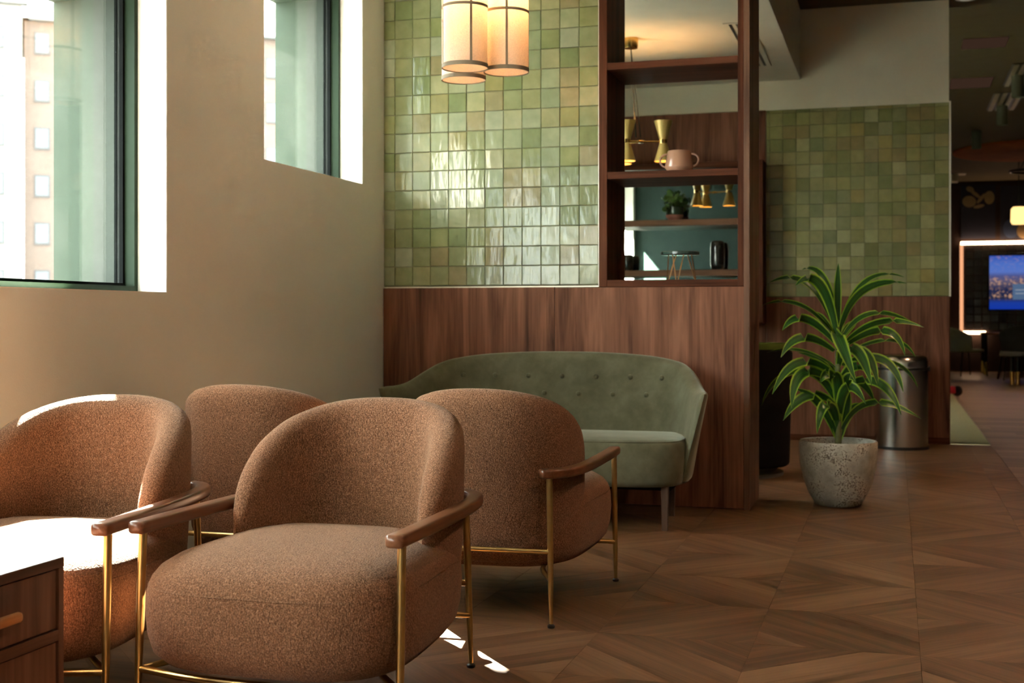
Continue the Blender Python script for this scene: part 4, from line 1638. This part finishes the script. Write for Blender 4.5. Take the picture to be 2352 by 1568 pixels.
# ------------------------------------------------------------------ tub chair behind the partition end
tcx = at_d(1690, 8.15)
tb = thing('tub_chair', 'black tub chair with green upholstery, half hidden behind the partition', 'chair', (tcx.x, tcx.y, 0), YAW + PI)
v, f = [], []
sts = []
for i in range(49):
    s = -1 + 2 * i / 48
    th = PI / 2 + s * 2.25
    n = Vector((math.cos(th), math.sin(th), 0))
    sts.append((n * 0.315 + Vector((0, 0, 0.06)), n * 0.335 + Vector((0, 0, 0.80 - 0.04 * abs(s) ** 3)), n))
v, f = shell_data(sts, lambda s: 0.022 * max(1 - abs(s) ** 20, 0) ** 0.5, 8, 5, 0.0)
add('shell', mesh('shell', v, f, True), M['black_fabric'], tb)
sts2 = [(a - n * 0.045 + Vector((0, 0, 0.24)), b - n * 0.03 + Vector((0, 0, 0.045)), n) for (a, b, n) in sts]
v, f = shell_data(sts2, lambda s: 0.034 * max(1 - abs(s) ** 20, 0) ** 0.5, 8, 5, 0.0)
add('upholstery', mesh('upholstery', v, f, True), M['green_fabric'], tb)
add('seat', lathe_mesh('seat', [(0, 0.06), (0.29, 0.06), (0.29, 0.40), (0.27, 0.44), (0.0, 0.45)], 40), M['green_fabric'], tb)
add('base', lathe_mesh('base', [(0, 0), (0.30, 0), (0.30, 0.02), (0.26, 0.03), (0.26, 0.06), (0, 0.06)], 40), M['dark_shell'], tb)

# ------------------------------------------------------------------ lounge far behind on the right
FD = 23.4                                              # depth of the media wall
def far(px, py, d=FD):
    p = at_d(px, d)
    return Vector((p.x, p.y, 1.0 + (HY - py) * d / FPX))


YF = 24.88


def fx(px):
    return at_y(px, YF)


def fbox(name, px0, px1, py0, py1, depth0, depth1, mat, parent=None):
    x0, d0 = fx(px0)
    x1, d1 = fx(px1)
    dm = (d0 + d1) / 2
    z0 = 1 + (HY - py1) * dm / FPX
    z1 = 1 + (HY - py0) * dm / FPX
    if parent is None:
        return box(name, x0, x1, YF - depth1, YF - depth0, z0, z1, mat)
    l = parent.location
    return box(name, x0 - l.x, x1 - l.x, YF - depth1 - l.y, YF - depth0 - l.y, z0 - l.z, z1 - l.z, mat, parent)


# black tiled media panel: individual tiles
x0, d0 = fx(2206)
mp_ = thing('media_panel', 'black tiled panel with glowing edge strips around the television', 'panel', (x0, YF, 0))
fbox('backing', 2206, 2560, 557, 763, 0.0, 0.06, M['dark_wall'], mp_)
zt, zb = 1 + (HY - 562) * d0 / FPX, 1 + (HY - 758) * d0 / FPX
tp = 0.145
tm = MB().box(-tp / 2 + 0.006, tp / 2 - 0.006, -0.012, 0, -tp / 2 + 0.006, tp / 2 - 0.006)
tme = mesh('tile', tm.v, tm.f)
tme.materials.append(M['black_tile'])
zz = zb + tp / 2
while zz < zt:
    for k in range(10):
        o = bpy.data.objects.new('tile', tme)
        COL.objects.link(o)
        o.parent = mp_
        o.location = (0.08 + tp * (k + 0.5), -0.06, zz)
        o.rotation_euler = (random.gauss(0, 0.02), 0, random.gauss(0, 0.02))
    zz += tp
fbox('strip', 2206, 2560, 553, 560, 0.06, 0.12, M['led'], mp_)
fbox('strip', 2206, 2263, 760, 767, 0.06, 0.12, M['led'], mp_)
fbox('strip', 2204, 2212, 560, 760, 0.06, 0.09, M['led_soft'], mp_)

x0, d0 = fx(2271)
tv = thing('television', 'wall-mounted television showing a town by blue water', 'television', (x0, YF, 0))
fbox('case', 2268, 2502, 584, 713, 0.122, 0.17, M['black'], tv)
fbox('screen', 2271, 2499, 587, 710, 0.17, 0.174, M['screen'], tv)
dg = fbox('dialog', 2324, 2420, 652, 688, 0.174, 0.176, M['dialog'], tv)
for yy in (665, 673):
    fbox('dialog_line', 2330, 2390, yy, yy + 2, 0.176, 0.177, M['dialog_line'], tv)

# artworks above the media panel
x0, d0 = fx(2205)
a1 = thing('wall_art', 'dark navy artwork with a pale branching fruit motif above the media panel', 'artwork', (x0, YF, 0))
fbox('board', 2207, 2286, 425, 548, 0.0, 0.03, M['navy'], a1)


def disc(px, py, rx, rz, mat, parent, tilt=0.0, dep=0.04):
    x, d = fx(px)
    z = 1 + (HY - py) * d / FPX
    me = mesh('motif', [(rx * d / FPX * math.cos(k * PI / 12), 0, rz * d / FPX * math.sin(k * PI / 12)) for k in range(24)] +
              [(rx * d / FPX * math.cos(k * PI / 12), 0.012, rz * d / FPX * math.sin(k * PI / 12)) for k in range(24)],
              [tuple(range(24))] + [((k + 1) % 24, k, k + 24, (k + 1) % 24 + 24) for k in range(24)])
    l = parent.location
    o = add('motif', me, mat, parent, (x - l.x, YF - dep - l.y, z - l.z))
    o.rotation_euler = (0, tilt, 0)
    return o


disc(2272, 454, 11, 15, M['cream_art'], a1)
disc(2226, 463, 15, 13, M['cream_art'], a1, 0.2)
disc(2248, 474, 12, 4, M['cream_art'], a1, -0.2)
disc(2228, 435, 9, 6, M['cream_art'], a1, 0.5)
disc(2240, 446, 14, 4, M['cream_art'], a1, 0.7)
disc(2253, 456, 14, 4, M['cream_art'], a1, -0.9)
x0, d0 = fx(2300)
a2 = thing('wall_art', 'dark artwork with a blue arch beside the amber pendant', 'artwork', (x0, YF, 0))
fbox('board', 2298, 2420, 425, 548, 0.0, 0.03, M['navy'], a2)
disc(2322, 525, 17, 22, M['blue_art'], a2)
disc(2352, 530, 16, 18, M['cream_art'], a2, 0.1, 0.045)

# amber glass pendant
gp = far(2340, 495, 20.5)
gl_ = thing('pendant_lamp', 'amber glass pendant glowing in front of the media panel', 'lamp', (gp.x, gp.y, 0))
add('shade', lathe_mesh('shade', [(0.0, gp.z + 0.14), (0.09, gp.z + 0.14), (0.12, gp.z + 0.10), (0.125, gp.z - 0.10), (0.10, gp.z - 0.14), (0, gp.z - 0.14)], 24), M['lamp_glow'], gl_)
tube('cord', [(0, 0, gp.z + 0.14), (0, 0, CEIL)], 0.008, M['black'], gl_, 6)

# ceiling fittings of the aisle
def spot(px, py, label):
    c = at_z(px, py, CEIL)
    t = thing('ceiling_spotlight', label, 'spotlight', (c.x, c.y, CEIL), 0, 'cylinder spotlights on the aisle ceiling')
    add('body', lathe_mesh('body', [(0, -0.20), (0.05, -0.20), (0.058, -0.235), (0.062, -0.24), (0.062, -0.01), (0, -0.01)], 24), M['spot_grey'], t)
    add('mount', lathe_mesh('mount', [(0.03, -0.012), (0.04, -0.012), (0.04, 0.0), (0.0, 0.0)], 20), M['spot_grey'], t)
    ld = bpy.data.lights.new('bulb_light', 'SPOT')
    ld.energy = 14.0
    ld.color = (1.0, 0.66, 0.42)
    ld.spot_size = math.radians(95)
    ld.spot_blend = 0.7
    ld.shadow_soft_size = 0.04
    lo = bpy.data.objects.new('bulb_light', ld)
    COL.objects.link(lo)
    lo.parent = t
    lo.location = (0, 0, -0.25)
    return t


spot(2243, 300, 'small grey cylinder spotlight farthest along the aisle ceiling')
spot(2302, 240, 'middle of the three grey cylinder spotlights on the aisle ceiling')
spot(2338, 170, 'nearest and largest grey cylinder spotlight on the aisle ceiling')


def cpanel(px0, px1, py0, py1, label):
    a = at_z((px0 + px1) / 2, py1, CEIL)
    b = at_z((px0 + px1) / 2, py0, CEIL)
    d = (FPX * (CEIL - 1) / (HY - (py0 + py1) / 2))
    wdt = (px1 - px0) * d / FPX / 2
    t = thing('ceiling_light', label, 'ceiling light', ((a.x + b.x) / 2, (a.y + b.y) / 2, CEIL), 0, 'flush square panels on the aisle ceiling')
    ln = abs(a.y - b.y) / 2
    box('panel', -wdt, wdt, -ln, ln, -0.012, -0.004, M['panel_dim'], t)
    box('frame', -wdt - 0.02, wdt + 0.02, -ln - 0.02, ln + 0.02, -0.0045, -0.0005, M['ceiling_dark'], t)


cpanel(2213, 2310, 86, 108, 'nearer flush square ceiling panel, faintly pink')
cpanel(2185, 2275, 178, 200, 'farther flush square ceiling panel, half hidden by the tiled wall')


def slotvent(px, py, label):
    c = at_z(px, py, CEIL)
    t = thing('air_vent', label, 'vent', (c.x, c.y, CEIL), 0, 'slotted vents on the aisle ceiling')
    box('backing', -0.16, 0.16, -0.6, 0.6, -0.006, -0.001, M['black'], t)
    for k in range(4):
        x = -0.12 + 0.08 * k
        box('slat', x - 0.022, x + 0.022, -0.6, 0.6, -0.02, -0.006, M['vent_metal'], t)


slotvent(2352, 170, 'nearer slotted vent on the aisle ceiling at the frame edge')
slotvent(2308, 232, 'farther slotted vent on the aisle ceiling between the spotlights')
dl = at_z(2220, -6, CEIL)
o = thing('downlight', 'round white downlight at the top edge above the aisle', 'downlight', (dl.x, dl.y, CEIL))
add('rim', lathe_mesh('rim', [(0.06, -0.002), (0.06, -0.012), (0.085, -0.012), (0.09, -0.002)], 28), M['white'], o)
add('lens', lathe_mesh('lens', [(0, -0.008), (0.06, -0.008)], 28), M['downlight'], o)

# unseen warm lamps added to brighten the aisle side, out of the frame
for k, (lx, ly) in enumerate(((1.6, 7.6), (1.6, 4.6), (1.6, 1.6), (3.4, 6.0))):
    o = thing('downlight', ('added warm fill lamp above the aisle beside the dracaena', 'added warm fill lamp above the aisle to the right of the armchairs',
                            'added warm fill lamp above the aisle nearest the camera', 'added warm fill lamp farthest out over the open floor')[k], 'downlight', (lx, ly, CEIL), 0, 'added warm fill lamps over the aisle')
    add('rim', lathe_mesh('rim', [(0.06, -0.002), (0.06, -0.012), (0.085, -0.012), (0.09, -0.002)], 28), M['white'], o)
    add('lens', lathe_mesh('lens', [(0, -0.006), (0.06, -0.006)], 28), M['downlight'], o)
    ld = bpy.data.lights.new('bulb_light', 'SPOT')
    ld.energy = 26.0
    ld.color = (1.0, 0.60, 0.36)
    ld.spot_size = math.radians(130)
    ld.spot_blend = 0.8
    ld.shadow_soft_size = 0.06
    lo = bpy.data.objects.new('bulb_light', ld)
    COL.objects.link(lo)
    lo.parent = o
    lo.location = (0, 0, -0.03)

c = at_z(2290, 346, CEIL)
o = add('acoustic_disc', lathe_mesh('acoustic_disc', [(0, -0.04), (1.22, -0.04), (1.25, -0.03), (1.25, -0.002), (0, -0.002)], 64), M['orange_panel'], None, (c.x + 0.62, c.y, CEIL))
tag(o, 'large round orange panel on the lounge ceiling', 'ceiling panel')
rp_ = far(2362, 393, 19.0)
o = thing('ring_pendant', 'thin black ring pendant at the right edge of the lounge', 'lamp', (rp_.x, rp_.y, 0))
pts = [(0.26 * math.cos(2 * PI * k / 40), 0.26 * math.sin(2 * PI * k / 40), rp_.z) for k in range(41)]
tube('ring', pts, 0.018, M['black'], o, 8)
for k in range(3):
    a = 2 * PI * k / 3
    tube('wire', [(0.26 * math.cos(a), 0.26 * math.sin(a), rp_.z), (0, 0, CEIL - 0.045)], 0.004, M['black'], o, 5)
# pale stepped duct box near the tiled wall
c0 = far(2196, 392, 22.3)
db = thing('air_duct', 'pale stepped duct under the lounge ceiling behind the tiled wall', 'duct', (c0.x, c0.y, 0))
box('upper_box', -0.25, 0.16, -0.15, 0.15, c0.z - 0.02, CEIL - 0.001, M['ceiling'], db)
box('lower_box', -0.25, 0.03, -0.13, 0.13, c0.z - 0.20, c0.z - 0.021, M['ceiling'], db)

# far lounge chairs, table and floor machine
def lounge_chair(px, py, rz, sc, shellmat, label):
    c = at_z(px, py, 0.0)
    t = thing('lounge_chair', label, 'chair', (c.x, c.y, 0), rz, 'lounge chairs by the media panel')
    sts = []
    for i in range(25):
        s = -1 + 2 * i / 24
        th = PI / 2 + s * 1.5
        n = Vector((math.cos(th), math.sin(th), 0))
        sts.append((n * 0.24 + Vector((0, 0, 0.44)), n * 0.31 + Vector((0, 0.05, 0.83 - 0.16 * abs(s) ** 2.2)), n))
    v, f = shell_data(sts, lambda s: 0.02 * max(1 - abs(s) ** 8, 0) ** 0.5, 6, 4, 0)
    add('backrest', mesh('backrest', v, f, True), shellmat, t)
    rings = []
    for (s, z) in ((0.02, 0.40), (0.9, 0.40), (1, 0.425), (0.97, 0.45), (0.8, 0.46), (0.02, 0.462)):
        rings.append([(p[0], p[1], z) for p in super_ring(0.27, 0.26, 2.6, 32, -0.02, s)])
    v, f = ring_stack(rings)
    add('seat', mesh('seat', v, f, True), shellmat, t)
    for sx in (-1, 1):
        for sy in (-1, 1):
            tube('leg', [(sx * 0.2, sy * 0.18, 0.41), (sx * 0.26, sy * 0.25, 0.0)], [0.013, 0.009], M['black'], t, 8)
    t.scale = (sc, sc, sc)
    return t


lounge_chair(2218, 862, PI / 2 + 0.5, 1.0, M['grey_shell'], 'grey shell chair beside the end of the tiled wall')
lounge_chair(2340, 872, PI + 0.1, 1.05, M['dark_shell'], 'dark upholstered shell chair in front of the television')
tcn = at_z(2338, 866, 0.0)
tbl = thing('lounge_table', 'orange-brown table on black legs with brass feet by the television', 'table', (tcn.x, tcn.y + 1.2, 0))
rings = []
for (s, z) in ((0.02, 0.70), (0.99, 0.70), (1, 0.705), (1, 0.725), (0.99, 0.73), (0.02, 0.73)):
    rings.append([(p[0] + 0.1, p[1], z) for p in super_ring(0.62, 0.5, 4, 40, 0, s)])
v, f = ring_stack(rings)
add('top', mesh('top', v, f), M['orange_wood'], tbl)
for sx in (-0.45, 0.6):
    for sy in (-0.38, 0.38):
        l_ = tube('leg', [(sx, sy, 0.70), (sx, sy, 0.0)], 0.032, M['black'], tbl, 12)
        add('foot', lathe_mesh('foot', [(0.034, 0.0), (0.034, 0.22), (0.03, 0.22)], 16), M['gold'], l_, (sx, sy, 0.001))
sc_ = at_z(2330, 884, 0.0)
stl = thing('brass_footed_stool', 'dark stool with two brass-tipped legs near the television', 'stool', (sc_.x, sc_.y, 0))
for sx in (-0.03, 0.05):
    l_ = tube('leg', [(sx, 0, 0.42), (sx, 0, 0.0)], 0.03, M['black'], stl, 12)
    add('foot', lathe_mesh('foot', [(0.0, 0.001), (0.033, 0.001), (0.033, 0.2), (0.03, 0.2)], 16), M['gold'], l_, (sx, 0, 0))
rings = []
for (s, z) in ((0.02, 0.42), (0.97, 0.42), (1, 0.44), (1, 0.47), (0.95, 0.49), (0.02, 0.495)):
    rings.append([(p[0], p[1], z) for p in super_ring(0.21, 0.2, 2.2, 32, 0, s)])
v, f = ring_stack(rings)
add('seat', mesh('seat', v, f, True), M['dark_shell'], stl)
rc = at_z(2188, 909, 0.0)
rm = thing('floor_machine', 'small red and black wheeled machine behind the tiled wall end', 'machine', (rc.x, rc.y, 0), 0.2)
box('body', -0.22, 0.02, -0.09, 0.09, 0.03, 0.13, M['red'], rm, 0.02, 3)
wv = lathe_mesh('wheel', [(0, -0.04), (0.045, -0.04), (0.065, -0.03), (0.065, 0.03), (0.045, 0.04), (0, 0.04)], 24)
wo = add('wheel', wv, M['black'], rm, (0.05, 0, 0.066))
wo.rotation_euler = (PI / 2, 0, 0)

# ------------------------------------------------------------------ street outside
struct(box('ground', -160, XO - 0.2, -60, 160, -6.2, -6.0, M['ground']))
BD = 75.0
bo = at_d(66, BD)
rr_ = ray(66)
L_ = math.hypot(*rr_)
ang = math.atan2(rr_[1], rr_[0]) - PI / 2          # facade faces the camera
bld = thing('apartment_building', 'pale brick and cream apartment block with red roof across the street', 'building', (bo.x, bo.y, 0), ang)
kb = BD / FPX


def bu(px):
    return (px - 66) * kb


def bz(py):
    return 1 + (HY - py) * kb


box('brick_wall', bu(56), bu(760), 0.0, 12.0, -6.0, bz(48), M['brick'], bld)
box('cream_bay', bu(-420), bu(52), -1.4, 12.0, -6.0, bz(26), M['facade_cream'], bld)
box('gutter', bu(-420), bu(64), -1.75, -1.2, bz(26), bz(18), M['facade_grey'], bld)
box('gutter', bu(66), bu(760), -0.4, 0.1, bz(48), bz(43), M['facade_grey'], bld)
mbr = MB()
xa, xb = bu(-430), bu(770)
mbr.raw([(xa, -0.3, bz(43)), (xb, -0.3, bz(43)), (xb, 12.3, bz(43)), (xa, 12.3, bz(43)), (xa + 2, 6, bz(-120)), (xb - 2, 6, bz(-120))],
        [(3, 2, 1, 0), (0, 1, 5, 4), (2, 3, 4, 5), (1, 2, 5), (3, 0, 4)])
mbr.build('roof', M['roof'], bld)


def bwin(px, py, y):
    wd, ht = 0.87, 1.28
    x, z = bu(px), bz(py)
    m = MB()
    t = 0.08
    m.box(x - wd / 2, x + wd / 2, y - 0.05, y + 0.02, z + ht / 2 - t, z + ht / 2)
    m.box(x - wd / 2, x + wd / 2, y - 0.09, y + 0.02, z - ht / 2 - 0.04, z - ht / 2 + t)
    m.box(x - wd / 2, x - wd / 2 + t, y - 0.05, y + 0.02, z - ht / 2 + t, z + ht / 2 - t)
    m.box(x + wd / 2 - t, x + wd / 2, y - 0.05, y + 0.02, z - ht / 2 + t, z + ht / 2 - t)
    w_ = m.build('window', M['facade_frame'], bld)
    MB().box(x - wd / 2 + t, x + wd / 2 - t, y - 0.02, y + 0.01, z - ht / 2 + t, z + ht / 2 - t).build('pane', M['far_pane'], w_)


for r_ in range(7):
    py = 97 + r_ * 109.5
    bwin(95, py, 0.0)
    bwin(-2, py + 2, -1.4)
    bwin(-100, py + 2, -1.4)
    bwin(625, py + 20, 0.0)
